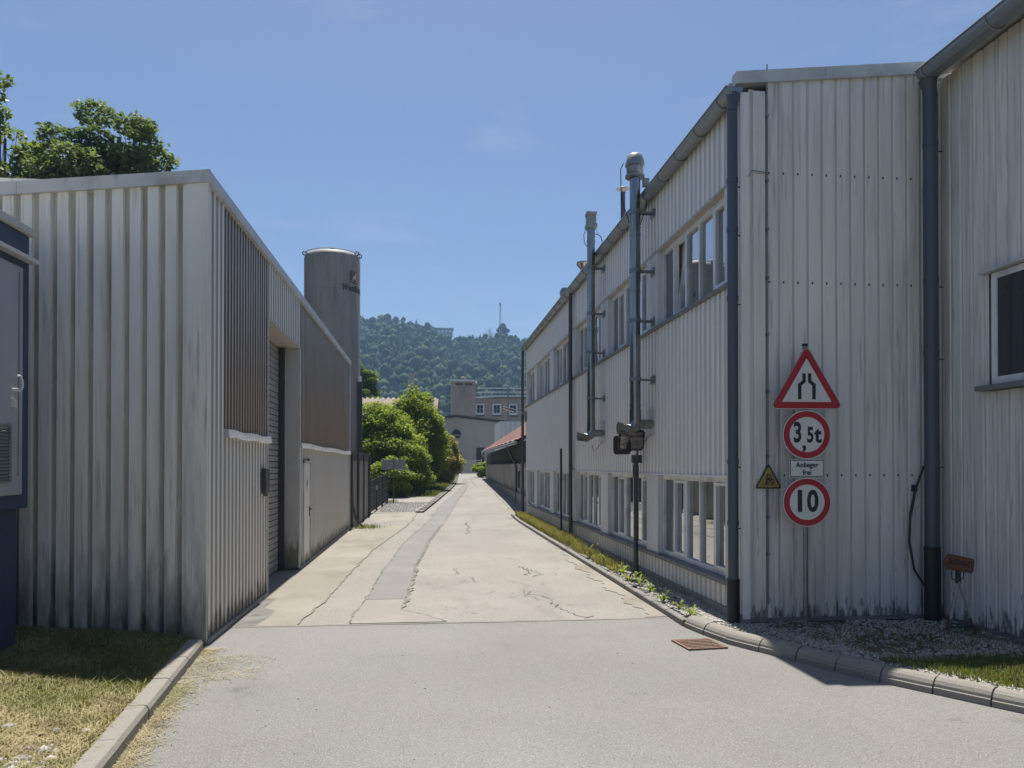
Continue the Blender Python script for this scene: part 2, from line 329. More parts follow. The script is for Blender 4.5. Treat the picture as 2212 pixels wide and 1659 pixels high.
jl = lambda S: .018 * math.sin(S * 13) + .014 * math.sin(S * 31 + 1)
jr = lambda S: .03 * math.sin(S * 11) + .025 * math.sin(S * 27 + 2) + .02 * math.sin(S * 53)
sheet('asphalt_patch', [(S, lerpP(PL, S) + jl(S), lerpP(PR, S) + jr(S)) for S in Ss(11.63, 30, .12) + Ss(30.5, 68, 1.2)], m_patch, .008)
PB = [(.24, 9.89), (-.06, 10.39), (-.39, 10.79), (-.35, 11.61)]
sheet('road_patch', [(S, lerpP(PL, S) + jl(S), float(np.interp(S, [9.89, 10.39, 10.79, 11.61], [.24, -.06, -.39, -.35]))) for S in Ss(9.89, 11.61, .12)], m_patch2, .008)
sheet('kerb_side_patch', [(S, 2.9 + .06 * math.sin(S * 5) + .04 * math.sin(S * 17) + (.25 if S > 15.5 else 0) * min(1, (S - 15.5) / 3), 3.14) for S in Ss(9.9, 22, .15)], m_slab, .008)
sheet('dark_strip', [(S, -2.54, -2.12 - .03 * math.sin(S * 4) - (.14 if S > 11 else 0)) for S in Ss(9.9, 11.9, .2)], m_dstrip, .006)
# cracks and seams
mb = MB()
def crack(pts, w, step=.12, amp=.02, seed=0, dz=.013, wv=.5):
    rr = random.Random(seed); p = jag(pts, step, amp, seed)
    L = []; Rr = []
    for i, q in enumerate(p):
        a = p[max(0, i - 1)]; b = p[min(len(p) - 1, i + 1)]; dx, dy = b[0] - a[0], b[1] - a[1]; l = math.hypot(dx, dy) or 1
        ww = w * .6 * (1 - wv + wv * 2 * rr.random()) * .5
        if i in (0, len(p) - 1): ww *= .2
        z = gz(q[1]) + dz
        L.append((q[0] - dy / l * ww, q[1] + dx / l * ww, z)); Rr.append((q[0] + dy / l * ww, q[1] - dx / l * ww, z))
    n = len(L); mb.add(L + Rr, [(i, i + 1, n + i + 1, n + i) for i in range(n - 1)])
crack([(p[0], p[1]) for p in CR1], .045, .15, .018, 1)
crack([(p[0], p[1]) for p in PL[:9]], .04, .12, .012, 2); crack(PL[8:], .05, .4, .02, 3)
crack([(p[0] + .02, p[1]) for p in PR[:8]], .075, .1, .018, 4, wv=.9); crack(PR[7:], .06, .4, .02, 5)
crack([(.24, 9.87), (-.06, 10.39), (-.39, 10.79)], .02, .1, .006, 6)
crack([(-.93, 11.62), (-.35, 11.63)], .018, .1, .004, 7)
crack([(-2.43, 14.59), (-2.04, 14.47), (-1.58, 14.17)], .02, .1, .01, 8)
crack([(-.26, 14.11), (.15, 14.11), (.5, 14.11)], .02, .1, .012, 9); crack([(.5, 14.11), (.56, 14.4), (.48, 14.9), (.6, 15.1)], .03, .08, .03, 10)
crack([(1.32, 27.27), (1.21, 24.13), (1.15, 22.35)], .05, .3, .05, 11); crack([(1.3, 17), (1.36, 16.75), (1.67, 16.49), (1.9, 16.1)], .02, .1, .015, 12)
crack([(1.79, 15.19), (1.86, 14.67), (1.8, 13.9)], .045, .08, .04, 13); crack([(.78, 13.76), (.79, 13.16)], .025, .08, .02, 14)
crack([(1.34, 13.38), (1.71, 12.57)], .015, .1, .03, 15)
crack([(1.55, 11.91), (1.71, 11.78), (1.82, 11.36), (1.79, 10.73), (1.91, 10.35), (2.05, 9.94), (2.2, 10.1)], .03, .06, .03, 16)
crack([(1.6, 12.2), (1.5, 11.8), (1.68, 11.3)], .022, .06, .035, 17); crack([(1.9, 14.9), (2.02, 14.2), (1.93, 13.7)], .03, .07, .04, 18)
crack([(3.4, 31.8), (3.55, 39), (4.12, 53), (4.73, 70.5)], .05, .5, .02, 19); crack([(2.78, 51.65), (4.18, 53.7)], .1, .3, .02, 20)
crack([(3.65, 69), (3.32, 57.8), (3.19, 52.3)], .06, .5, .02, 21); crack([(.3, 19), (1.2, 18.8)], .025, .2, .01, 22)
crack([(-2.3, 20.6), (-1.2, 19.6)], .03, .1, .02, 23); crack([(-2.45, 17), (-1.4, 16.8)], .02, .2, .01, 24); crack([(-.5, 23.4), (3.1, 23.9)], .05, .4, .03, 25)
crack([(-.6, 29.5), (3, 30.2)], .07, .4, .03, 28)
crack([(-2.5, SEAM), (-1, SEAM), (1, SEAM - .02), (3.1, SEAM + .01)], .028, .2, .004, 26)
for i in range(26):
    x, y = random.uniform(-.1, 2.8), random.uniform(9.95, 20); a = random.uniform(0, 3.1); l = random.uniform(.08, .35)
    crack([(x, y), (x + l * math.cos(a), y + l * 1.6 * math.sin(a))], .014, .05, .018, 40 + i)
mb.build('road_cracks', m_crack, kind='structure')

# lawn on the left
kerbL = lambda S: -2.43 + (8.66 - S) * .1055
def lawn_z(P, S): return .10 + max(0, -2.6 - P) * .09 + .012 * math.sin(P * 3 + S * 2)
V = []; F = []; nx, ny = 40, 30
for j in range(ny + 1):
    S = -12 + (8.95 + 12) * (j / ny)
    for i in range(nx + 1):
        P = (kerbL(S) - .15) - 26 * (i / nx) ** 2; V.append((P, S, min(lawn_z(P, S), 1.2)))
for j in range(ny):
    for i in range(nx): a = j * (nx + 1) + i; F.append((a + 1, a, a + nx + 1, a + nx + 2))
npmesh('lawn', V, F, m_lawnb, smooth=True, kind='structure')
# gravel bed on the right
KB = [(3.148, 9.25), (3.20, 8.9), (3.34, 8.28), (3.76, 7.47), (4.03, 6.87), (4.77, 5.72), (5.5, 4.7), (6.3, 3.7), (7.3, 2.6), (9.5, .8), (14, -2)]
def bed_left(S): return float(np.interp(-S, [-p[1] for p in KB], [p[0] for p in KB])) + .2
def bed_z(P, S): return .075 + .012 * math.sin(P * 7 + S * 3) + (.03 if S < 8 else 0) * min(1, max(0, 8 - S))
V = []; F = []; rows = Ss(-2, 9.2, .2) + Ss(9.4, 30.3, .6); n = 14
for S in rows:
    a = bed_left(S) if S < 9.25 else 3.24; b = 14.5 if S < 9.1 else 4.0
    for i in range(n): P = a + (b - a) * (i / (n - 1)) ** (2 if S < 9.1 else 1); V.append((P, S, bed_z(P, S)))
for j in range(len(rows) - 1):
    for i in range(n - 1): F.append((j * n + i, j * n + i + 1, (j + 1) * n + i + 1, (j + 1) * n + i))
npmesh('gravel_bed', V, F, m_gravb, smooth=True, kind='structure')
sheet('pavement', [(S, 3.14, fR(S) + .3) for S in Ss(29.4, 34, .5)], m_slab, .006)

# hillside
YR = 760
XH = [-420, -240, -150, -133, -112, -94, -80, -66, -57, -30, -10, 15, 60, 160, 320, 600]
HH = [118, 139, 142, 143, 141, 139, 134, 129, 129, 129, 128.5, 126, 112, 100, 80, 60]
def hill_h(X, Y):
    t = (Y - 330) / (YR - 330); t = max(0., min(1., t)); h = float(np.interp(X * YR / max(Y, 300), XH, HH)) - 9
    s = t ** 1.05
    return 2 + h * s + 2.5 * math.sin(X * .045 + Y * .02) * t * (1 - t) * 4 - (max(0, Y - YR) * .03)
V = []; F = []; xs = np.linspace(-700, 700, 71); ys = np.concatenate([np.linspace(325, 780, 40), [900, 1200]])
for Y in ys:
    for X in xs: w = C2W(X, Y); V.append((w[0], w[1], hill_h(X, Y)))
for j in range(len(ys) - 1):
    for i in range(len(xs) - 1): a = j * len(xs) + i; F.append((a, a + 1, a + len(xs) + 1, a + len(xs)))
npmesh('hillside', V, F, m_hill, smooth=True, kind='structure')

# ------------------------------------------------------------------ corrugated sheet
def ribbed(mb, axis, plane, out, u0, u1, zb, zt, pitch=.183, d=.035, fr=(.30, .06, .58, .06), phase=0, mg=0, mr=0, ms=None):
    """vertical trapezoid sheet. axis 'y': plane is x=plane, u runs along y.  fr = groove, slope, rib, slope as shares of pitch"""
    zb_ = zb if callable(zb) else (lambda u: zb); zt_ = zt if callable(zt) else (lambda u: zt)
    pts = []; u = u0 - phase * pitch
    while u < u1:
        g_, s1, r_, s2 = [f * pitch for f in fr]
        s_m = mr if ms is None else ms
        for (uu, dd, mi) in ((u, 0, mg), (u + g_, 0, s_m), (u + g_ + s1, d, mr), (u + g_ + s1 + r_, d, s_m)): pts.append((uu, dd, mi))
        u += pitch
    pts.append((u, 0, mg))
    seq = []
    for (a, b) in zip(pts, pts[1:]):
        if b[0] <= u0 or a[0] >= u1: continue
        ua, ub = max(a[0], u0), min(b[0], u1)
        f = lambda q: a[1] + (b[1] - a[1]) * ((q - a[0]) / (b[0] - a[0]) if b[0] > a[0] else 0)
        seq.append((ua, f(ua), ub, f(ub), a[2]))
    for (ua, da, ub, db, mi) in seq:
        mb.cur = mi
        def pt(u, dd, z): return (plane + out * dd, u, z) if axis == 'y' else (u, plane + out * dd, z)
        q = [pt(ua, da, zb_(ua)), pt(ub, db, zb_(ub)), pt(ub, db, zt_(ub)), pt(ua, da, zt_(ua))]
        mb.quad(*q)
    mb.cur = 0
    return mb

# ================================================================== right hall
PW = 3.82; SG = 9.07; SE = 30.2
hall = empty('production_hall', (0, 0, 0), label='long white corrugated hall with two rows of windows right of the road', cat='industrial hall')
slope6 = lambda P: 6.70 + (P - PW) * .105
core = MB(); core.box(PW + .24, 17.5, SG + .10, SE, .05, 6.55); core.build('wall', m_clad, hall)
FS = dict(fr=(.34, .08, .50, .08), mg=1, ms=1, d=.02)
m_stg = mat('street_groove_dirt_shade', (.62, .60, .565), .6, layers=[((.50, .48, .45), 1.5, STF, .45, .75, 5)])  # groove dirt, plus rib shading painted in as darker slopes
for (za, zb_, nm) in ((5.63, 6.62, 'cladding'), (1.87, 4.29, 'cladding'), (.18, .47, 'plinth_cladding')):
    mb = MB(); ribbed(mb, 'y', PW + .02, -1, SG + .12, SE - .05, za, zb_, **FS); mb.build(nm, [m_cladst, m_stg], hall)
MB().box(PW + .04, PW + .24, SG + .1, SE, 5.64, 6.56).box(PW + .04, PW + .24, SG + .1, SE, 1.88, 4.27).box(PW + .04, PW + .24, SG + .1, SE, .1, .46).build('wall_backing', m_pilaster, hall)
MB().box(PW - .012, PW + .24, SG + .12, SE - .05, 5.60, 5.632).build('soffit', m_soffit, hall)
MB().box(PW - .05, PW + .24, SG + .12, SE - .05, 4.292, 4.335).build('sill_ledge', m_ledge, hall)
MB().box(PW - .012, PW + .24, SG + .12, SE - .05, 1.845, 1.872).build('drip_edge', m_white, hall)
MB().box(PW - .06, PW + .24, SG + .12, SE - .05, .472, .525).build('sill_ledge', m_ledge, hall)
MB().box(PW - .03, PW + .3, SG, SE, .04, .178).build('foundation', m_conc, hall)
BAY0, BAYW, PER = 9.62, 2.95, 3.62
for k in range(7):                                                   # pilasters between the bays
    a = BAY0 + PER * k - (PER - BAYW); b = BAY0 + PER * k
    a = max(a, SG + .13); b = min(b, SE - .06)
    if k == 6: a = 29.75; b = SE - .06
    for (z0, z1) in ((.526, 1.844), (4.336, 5.598)):
        MB().box(PW + .0, PW + .24, a, b, z0, z1).build('pilaster', m_pilaster, hall, bevel=.006)
GP = PW + .12
def window(bay_a, bay_b, z0, z1, upper, k):
    mb = MB(); fw = .055; n = 5 if bay_b - bay_a > 2.5 else 3
    x0, x1 = GP - .03, GP + .05
    mb.box(x0, x1, bay_a, bay_b, z0, z0 + .07).box(x0, x1, bay_a, bay_b, z1 - .07, z1)
    us = [bay_a + (bay_b - bay_a) * i / n for i in range(n + 1)]
    for i, u in enumerate(us):
        w = fw * (1.5 if i in (1, 3) else 1)
        a = max(bay_a, u - w / 2); b = min(bay_b, u + w / 2)
        if i == 0: a, b = bay_a, bay_a + fw
        if i == n: a, b = bay_b - fw, bay_b
        mb.box(x0 - .001, x1 + .001, a, b, z0 + .07, z1 - .07)
    w = mb.build('window', m_white, hall)
    for i in range(n):
        a, b = us[i] + .04, us[i + 1] - .04; zz0, zz1 = z0 + .07, z1 - .07
        sash = i in (0, 3); tilt = upper and k == 0 and i == 3
        if sash:
            o = .13 if tilt else 0
            s_ = MB(); t = .045
            for (ya, yb, za, zb) in ((a, b, zz0 + .004, zz0 + t), (a, b, zz1 - t, zz1 - .004), (a, a + t, zz0 + t, zz1 - t), (b - t, b, zz0 + t, zz1 - t)):
                f = lambda z: o * (z - zz0) / (zz1 - zz0)
                x_ = GP - .02 + (.05 if tilt else 0)
                v = [(x_ + dx + f(z), y, z) for z in (za, zb) for y in (ya, yb) for dx in (-.025, .03)]
                s_.add(v, [(0, 2, 3, 1), (4, 5, 7, 6), (0, 1, 5, 4), (2, 6, 7, 3), (0, 4, 6, 2), (1, 3, 7, 5)])
            s_.build('sash', m_white, w)
            g0 = GP + .012 + (.05 if tilt else 0)
            MB().quad((g0, a + t, zz0 + t), (g0 + o, a + t, zz1 - t), (g0 + o, b - t, zz1 - t), (g0, b - t, zz0 + t)).build('pane', m_glass, w)
            if tilt: MB().box(GP + .115 + o, GP + .125 + o, a, b, zz0, zz1).build('dark_interior', m_black, w)
        else:
            gx = GP + .015 + random.uniform(-.002, .002)
            MB().quad((gx, a, zz0), (gx + random.uniform(-.003, .003), a, zz1), (gx, b, zz1), (gx + random.uniform(-.003, .003), b, zz0)).build('pane', m_blind if i == 4 else m_glass, w)
for k in range(6):
    a = BAY0 + PER * k; b = min(a + BAYW, 29.75)
    window(a + .01, b - .01, .53, 1.843, False, k); window(a + .01, b - .01, 4.34, 5.597, True, k)
# gable wall facing the camera
PG1 = 6.41
mb = MB(); ribbed(mb, 'x', SG + .03, -1, PW + .33, PG1 + .02, .13, lambda P: slope6(P), pitch=.187, d=.016, fr=(.16, .05, .74, .05), phase=.2, mg=1)
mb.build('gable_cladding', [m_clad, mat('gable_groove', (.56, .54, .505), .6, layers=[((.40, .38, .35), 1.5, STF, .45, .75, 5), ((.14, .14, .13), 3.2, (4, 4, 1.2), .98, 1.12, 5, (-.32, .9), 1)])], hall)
MB().box(PW + .0, 17.5, SG + .04, SG + .1, .12, 6.62).build('gable_wall', m_pilaster, hall)
mb = MB(); mb.box(PW - .005, PW + .1, SG - .005, SG + .035, .12, 6.6).box(PW - .012, PW + .004, SG + .0, SG + .13, .12, 6.6)
mb.build('corner_trim', m_cladst, hall)
mb = MB(); mb.box(PW + .15, PW + .30, SG - .008, SG + .035, .12, 5.60).box(PW + .148, PW + .302, SG - .012, SG + .032, 5.605, 6.62).build('corner_flashing', m_clad, hall)
mb = MB(); ribbed(mb, 'x', SG + .03, -1, PW + .1, PW + .16, .12, 6.65, pitch=.03, d=.01); mb.build('corner_sheet', m_clad, hall)
mb = MB()
for (a, b) in ((PW - .07, 4.9), (4.903, 6.5)):
    z0, z1 = slope6(a), slope6(b)
    v = [(a, SG - .03, z0), (b, SG - .03, z1), (b, SG - .03, z1 + .15), (a, SG - .03, z0 + .15), (a, SG + .12, z0), (b, SG + .12, z1), (b, SG + .12, z1 + .15), (a, SG + .12, z0 + .15)]
    MB().add(v, [(0, 1, 2, 3), (4, 7, 6, 5), (0, 4, 5, 1), (3, 2, 6, 7), (0, 3, 7, 4), (1, 5, 6, 2)]).build('roof_trim', m_trim, hall)
a, b = PW - .1, 17.5
v = [(a, SG, slope6(a) + .0), (b, SG, slope6(b)), (b, SE + .1, slope6(b)), (a, SE + .1, slope6(a)), (a, SG, slope6(a) + .08), (b, SG, slope6(b) + .08), (b, SE + .1, slope6(b) + .08), (a, SE + .1, slope6(a) + .08)]
v[0] = (a, SG + .125, v[0][2]); v[1] = (b, SG + .125, v[1][2]); v[4] = (a, SG + .125, v[4][2]); v[5] = (b, SG + .125, v[5][2])
MB().add(v, [(0, 3, 2, 1), (4, 5, 6, 7), (0, 1, 5, 4), (1, 2, 6, 5), (2, 3, 7, 6), (3, 0, 4, 7)]).build('roof', m_trim, hall)
MB().box(PW + .1, PG1, SG - .02, SG + .08, .085, .128).build('base_flashing', m_ledge, hall)
mb = MB()                                                            # screws on the gable
x = PW + .36
i = 0
while x < PG1 - .05:
    for z in (1.88, 4.27, 5.62):
        mb.box(x - .010, x + .010, SG + .012, SG + .03, z - .014, z + .014)
    x += .187; i += 1
mb.build('screws', m_dsteel, hall, kind='stuff')
mb = MB(); xk = PW + .325; mb.tube([(xk, SG - .02, .3), (xk, SG - .02, 5.60), (xk, SG - .02, 6.95)], .008, 6)
mb.tube([(xk, SG - .02, 5.61), (xk - .2, SG - .025, 5.63), (xk - .25, SG - .03, 5.55)], .006, 6)
for z in (.9, 1.35, 2.1, 2.9, 3.6, 4.3, 4.9, 5.5, 6.3): mb.box(xk - .014, xk + .014, SG - .035, SG + .03, z, z + .03)
mb.build('lightning_conductor', m_galv, hall)
mb = MB()
mb.tube([(6.16, SG - .06, 2.0), (6.06, SG - .05, 1.72), (5.98, SG - .05, 1.35), (5.96, SG - .06, 1.05), (6.02, SG - .07, .7), (6.18, SG - .12, .42)], .014, 6)
mb.tube([(6.06, SG - .04, 1.73), (5.99, SG - .03, 1.4), (5.97, SG - .04, 1.1)], .01, 6); mb.box(6.03, 6.08, SG - .05, SG + .0, 1.68, 1.76)
mb.build('cable', m_cable, hall)
# gutter
def half_gutter(mb, x, y0, y1, z, r, n=9, axis='y'):
    for i in range(n):
        a0, a1 = math.pi + math.pi * i / n, math.pi + math.pi * (i + 1) / n
        for rr, fl in ((r, 0), (r - .008, 1)):
            p = [(x + rr * math.cos(a0), y0, z + rr * math.sin(a0)), (x + rr * math.cos(a0), y1, z + rr * math.sin(a0)), (x + rr * math.cos(a1), y1, z + rr * math.sin(a1)), (x + rr * math.cos(a1), y0, z + rr * math.sin(a1))]
            mb.quad(*(p if fl else p[::-1]))
def gutter(parent, x, y0, y1, z, r, step=.85, bead=True):
    mb = MB(); half_gutter(mb, x, y0, y1, z, r)
    mb.tube([(x - r - .005, y0, z + .004), (x - r - .005, y1, z + .004)], .013, 6)
    for ye in (y0, y1): mb.add([(x + r * math.cos(math.pi + math.pi * i / 8), ye, z + r * math.sin(math.pi + math.pi * i / 8)) for i in range(9)], [tuple(range(9))])
    mb.build('gutter', m_zinc, parent, smooth=True)
    y = y0 + .35
    while y < y1:
        b_ = MB()
        b_.tube([(x + (r + .008) * math.cos(math.pi + math.pi * i / 8), y, z + (r + .008) * math.sin(math.pi + math.pi * i / 8)) for i in range(9)], .009, 5)
        b_.build('gutter_bracket', m_zinc, parent); y += step
gutter(hall, PW - .10, SG - .05, SE + .1, 6.64, .105)
def downpipe(parent, x, y, z0, z1, r, m, joints=(), gut=None, stand=None):
    mb = MB(); pts = [(x, y, z0), (x, y, z1)]
    mb.tube(pts, r, 16)
    for z in joints: mb.tube([(x, y, z - .03), (x, y, z + .03)], r + .006, 16)
    if gut: mb.tube([(x, y, z1), (x + gut[0] * .5, y + gut[1] * .5, z1 + .1), (x + gut[0], y + gut[1], gut[2])], [r, r, r * 1.35], 16)
    o = mb.build('downpipe', m, parent, smooth=True)
    for z in joints: MB().tube([(x, y, z - .07), (x + r + .09, y + .02, z - .07)], .008, 6).build('pipe_clamp', m_dsteel, o)
    if stand: MB().tube([(x, y, .06), (x, y, stand)], r + .012, 16).build('standpipe', m_black if m is m_pipe else m, o, smooth=True)
    return o
downpipe(hall, PW - .115, SG + .0, .06, 6.35, .064, m_pipe, (5.5, 4.05, 2.05, 4.9, 1.3), (.02, .02, 6.57), .62)
downpipe(hall, PW - .10, 20.0, .06, 6.42, .052, m_pipeb, (2.0, 4.4, .6), (.01, 0, 6.57))
downpipe(hall, PW - .12, SE + .06, .06, 6.42, .055, m_pipeb, (2.0, 4.4, 3.2), (.02, 0, 6.57))

# ================================================================== second hall on the far right
h2 = empty('workshop_hall', label='tall grey corrugated hall at the right edge with one dark window', cat='industrial hall')
WZ = 6.86
MB().box(PG1 + .06, 22, -8, SG - .0, .1, WZ).build('wall', m_clad, h2)
mb = MB()
WA, WB, W0, W1 = 6.55, 8.15, 2.93, 4.2
for (a, b, z0, z1) in ((8.2, SG + .03, .13, WZ), (WA - .05, 8.2, .13, W0 - .08), (WA - .05, 8.2, W1 + .05, WZ), (-8, WA - .05, .13, WZ)):
    ribbed(mb, 'y', PG1 + .022, -1, a, b, z0, z1, pitch=.187, d=.016, fr=(.16, .05, .74, .05), phase=((a + 8) / .187) % 1, mg=1)
mb.build('cladding', [m_clad, bpy.data.materials['gable_groove']], h2)
MB().box(PG1 - .01, PG1 + .06, -8, SG - .02, .08, .125).build('base_flashing', m_ledge, h2)
mb = MB(); mb.box(PG1 - .004, PG1 + .03, WA, WB, W0, W0 + .08).box(PG1 - .004, PG1 + .03, WA, WB, W1 - .07, W1).box(PG1 - .005, PG1 + .03, WB - .08, WB, W0 + .08, W1 - .07).box(PG1 - .005, PG1 + .03, WA, WA + .08, W0 + .08, W1 - .07)
w = mb.build('window', m_white, h2)
MB().box(PG1 + .012, PG1 + .03, WA + .08, WB - .08, W0 + .08, W1 - .07).build('pane', m_glass2, w)
MB().box(PG1 - .11, PG1 + .02, WA - .1, WB + .14, W0 - .07, W0 - .012).build('window_sill', m_ledge, w)
MB().box(PG1 - .09, PG1 + .02, WA - .1, WB + .12, W1 + .01, W1 + .035).build('drip_edge', m_trim, w)
gutter(h2, PG1 - .25, -8, SG - .12, WZ + .05, .13, 1.1)
v = [(PG1 - .2, -8, WZ + .03), (22, -8, WZ + 1.8), (22, SG - .1, WZ + 1.8), (PG1 - .2, SG - .1, WZ + .03)]
MB().add(v + [(a, b, c + .1) for a, b, c in v], [(0, 3, 2, 1), (4, 5, 6, 7), (0, 1, 5, 4), (1, 2, 6, 5), (2, 3, 7, 6), (3, 0, 4, 7)]).build('roof', m_trim, h2)
downpipe(h2, PG1 - .2, SG - .14, .06, 6.6, .085, m_pipe, (6.0, 4.3, 2.05, 3.4), (-.04, -.02, 6.8), 1.0)

# ================================================================== left hall
PLW = -2.465; S0 = 8.88; S1 = 24.6
hl = empty('storage_hall', label='low cream corrugated storage hall with brown upper panels on the left of the road', cat='industrial hall')
topL = lambda P: 5.30 + (P - PLW) * .105
MB().box(-12, PLW - .49, S0 + .07, S1 - .02, .0, 4.2).box(PLW - .489, PLW - .06, S0 + .07, 12.2, 0, 5.1).box(PLW - .489, PLW - .06, 15.2, S1 - .02, 0, 5.1).box(PLW - .489, PLW - .06, 12.201, 15.199, 4.32, 5.1).build('wall', m_cladL, hl)
mb = MB(); ribbed(mb, 'x', S0 + .05, -1, -11.5, PLW - .215, .1, lambda P: topL(P) - .1, pitch=.189, d=.04, fr=(.27, .06, .61, .06), phase=-.1, mg=1)
mb.build('gable_cladding', [m_cladL, m_groove], hl)
MB().box(-12, PLW - .05, S0 + .052, S0 + .07, .1, 5.15 - .0).build('gable_backing', m_cladL, hl)
MB().box(PLW - .215, PLW + .006, S0 - .002, S0 + .065, .02, 2.4).build('corner_flashing', m_cladL, hl); MB().box(PLW - .222, PLW + .010, S0 - .008, S0 + .065, 2.4, topL(PLW) - .1).build('corner_flashing', m_cladL, hl)
mb = MB()
for P in np.arange(-6.3, PLW - .3, .189):
    for z in (3.55, 2.18, .82):
        if random.random() < .7: mb.box(P - .012, P + .012, S0 + .03, S0 + .045, z - .012, z + .012)
mb.build('screws', m_dsteel, hl, kind='stuff')
# street side
F1 = (.36, .10, .44, .10)
m_clg = mat('cream_groove_dirt_shade', (.40, .385, .35), .6, layers=[((.34, .33, .30), 1.5, STF, .45, .75, 5), ((.10, .095, .08), 4, (4, 4, .8), .98, 1.2, 5, (-.1, .8), 1)])  # dirty grooves; slopes take the same dark colour to paint rib shade
for (a, b, za, zb_, dd_, pp_) in ((S0 + .07, 9.70, .06, 5.18, .016, .183), (9.70, 12.2, .06, 2.41, .016, .183), (16.52, S1 - .14, .06, 2.41, .012, .165), (15.62, 16.52, 2.15, 2.41, .014, .183), (15.2, 15.62, .06, 2.41, .014, .183)):
    mb = MB(); ribbed(mb, 'y', PLW - .03, 1, a, b, za, zb_, d=dd_, fr=F1, pitch=pp_, mg=1, ms=1); mb.build('street_cladding', [m_cladLs, m_clg], hl)
m_brg = mat('brown_groove_shade', (.12, .095, .075), .5, layers=[((.17, .14, .115), 1.5, STF, .48, .7, 4)])  # darker brown on slopes and grooves paints in the shade between ribs
for (a, b, ph) in ((9.70, 12.22, 0), (15.16, S1 - .14, .3)):
    mb = MB(); ribbed(mb, 'y', PLW - .034, 1, a, b, 2.44, 5.18, d=.016, fr=(.3, .12, .46, .12), pitch=.152, phase=ph, mg=1, ms=1); mb.build('brown_panel', [m_brown, m_brg], hl)
mb = MB(); ribbed(mb, 'y', PLW - .02, 1, 12.22, 15.16, 4.29, 5.18, d=.016, fr=F1, mg=1, ms=1); mb.build('header_cladding', [m_cladLs, m_clg], hl)
for (a, b) in ((9.70, 12.24), (15.17, S1 - .14)):
    v = [(PLW - .03, a, 2.45), (PLW + .035, a, 2.44), (PLW + .05, a, 2.34), (PLW - .03, a, 2.34)]
    n_ = 8; V_ = []; F_ = []
    for i in range(n_ + 1):
        y = a + (b - a) * i / n_; dz = .012 * math.sin(i * 1.7)
        V_ += [(x_, y, z_ + dz) for x_, _, z_ in v]
    for i in range(n_):
        for j in range(4): F_.append((i * 4 + j, i * 4 + (j + 1) % 4, i * 4 + 4 + (j + 1) % 4, i * 4 + 4 + j))
    F_ += [(0, 1, 2, 3), (n_ * 4 + 3, n_ * 4 + 2, n_ * 4 + 1, n_ * 4)]
    MB().add(V_, F_).build('panel_flashing', m_trim, hl)
MB().box(PLW - .04, PLW + .012, S1 - .14, S1, .05, 5.2).build('corner_flashing', m_trim, hl)
MB().box(PLW - .05, PLW + .0, 12.2, 12.24, .05, 4.29).build('corner_flashing', m_trim, hl)
MB().box(PLW - .48, PLW + .004, 12.24, 15.18, 4.255, 4.292).build('soffit', m_soffit, hl)
MB().box(PLW - .47, PLW - .02, 15.12, 15.199, .03, 4.25).build('concrete_jamb', m_jamb, hl)
MB().box(PLW - .02, PLW + .004, 15.12, 15.2, .03, 4.25).build('jamb_edge', m_trim, hl)
gd = MB().box(PLW - .41, PLW - .28, 15.02, 15.119, .02, 4.25).build('gate_frame', m_dsteel, hl)
gate = MB().box(PLW - .485, PLW - .412, 12.25, 15.0, .02, 4.25).build('sectional_gate', m_dsteel, hl)
for i in range(39):
    z = .03 + i * .108
    MB().box(PLW - .411, PLW - .385 + .004 * (i % 2), 12.25, 15.015, z, z + .092).build('gate_slat', m_shut, gate)
for (y0, y1) in ((12.24, 15.15),): MB().box(PLW - .6, PLW - .02, y0, y1, -.02, .008).build('threshold', m_patch, hl)
d = MB().box(PLW - .05, PLW - .012, 15.66, 16.48, .07, 2.05).build('door', m_cladLs, hl, bevel=.004)
MB().box(PLW - .03, PLW + .006, 15.62, 15.655, .05, 2.1).box(PLW - .03, PLW + .006, 16.485, 16.52, .05, 2.1).box(PLW - .03, PLW + .03, 15.62, 16.52, 2.055, 2.1).build('door_frame', m_trim, d)
MB().box(PLW - .012, PLW + .0, 16.36, 16.40, .95, 1.15).tube([(PLW - .012, 16.38, 1.1), (PLW + .045, 16.38, 1.1), (PLW + .045, 16.24, 1.1)], .012, 6).build('handle', m_black, d)
mb = MB(); mb.prism([(.10 * math.cos(t * math.pi / 12), .16 * math.sin(t * math.pi / 12)) for t in range(24)], (PLW - .010, 16.08, 1.62), (0, 1, 0), (0, 0, 1), .004); mb.build('oval_notice', m_signw, d)
mb = MB(); mb.prism([(.05 * math.cos(t * math.pi / 8), .07 * math.sin(t * math.pi / 8)) for t in range(16)], (PLW - .006, 16.08, 1.64), (0, 1, 0), (0, 0, 1), .003); mb.build('notice_symbol', m_dsteel, d)
mb = MB(); mb.prism([(-.14, .42), (.14, .42), (.14, .1), (.0, 0), (-.14, .06)], (PLW + .001, 11.9, 1.54), (0, 1, 0), (0, 0, 1), .06); mb.build('control_box', m_dsteel, hl, bevel=.008)
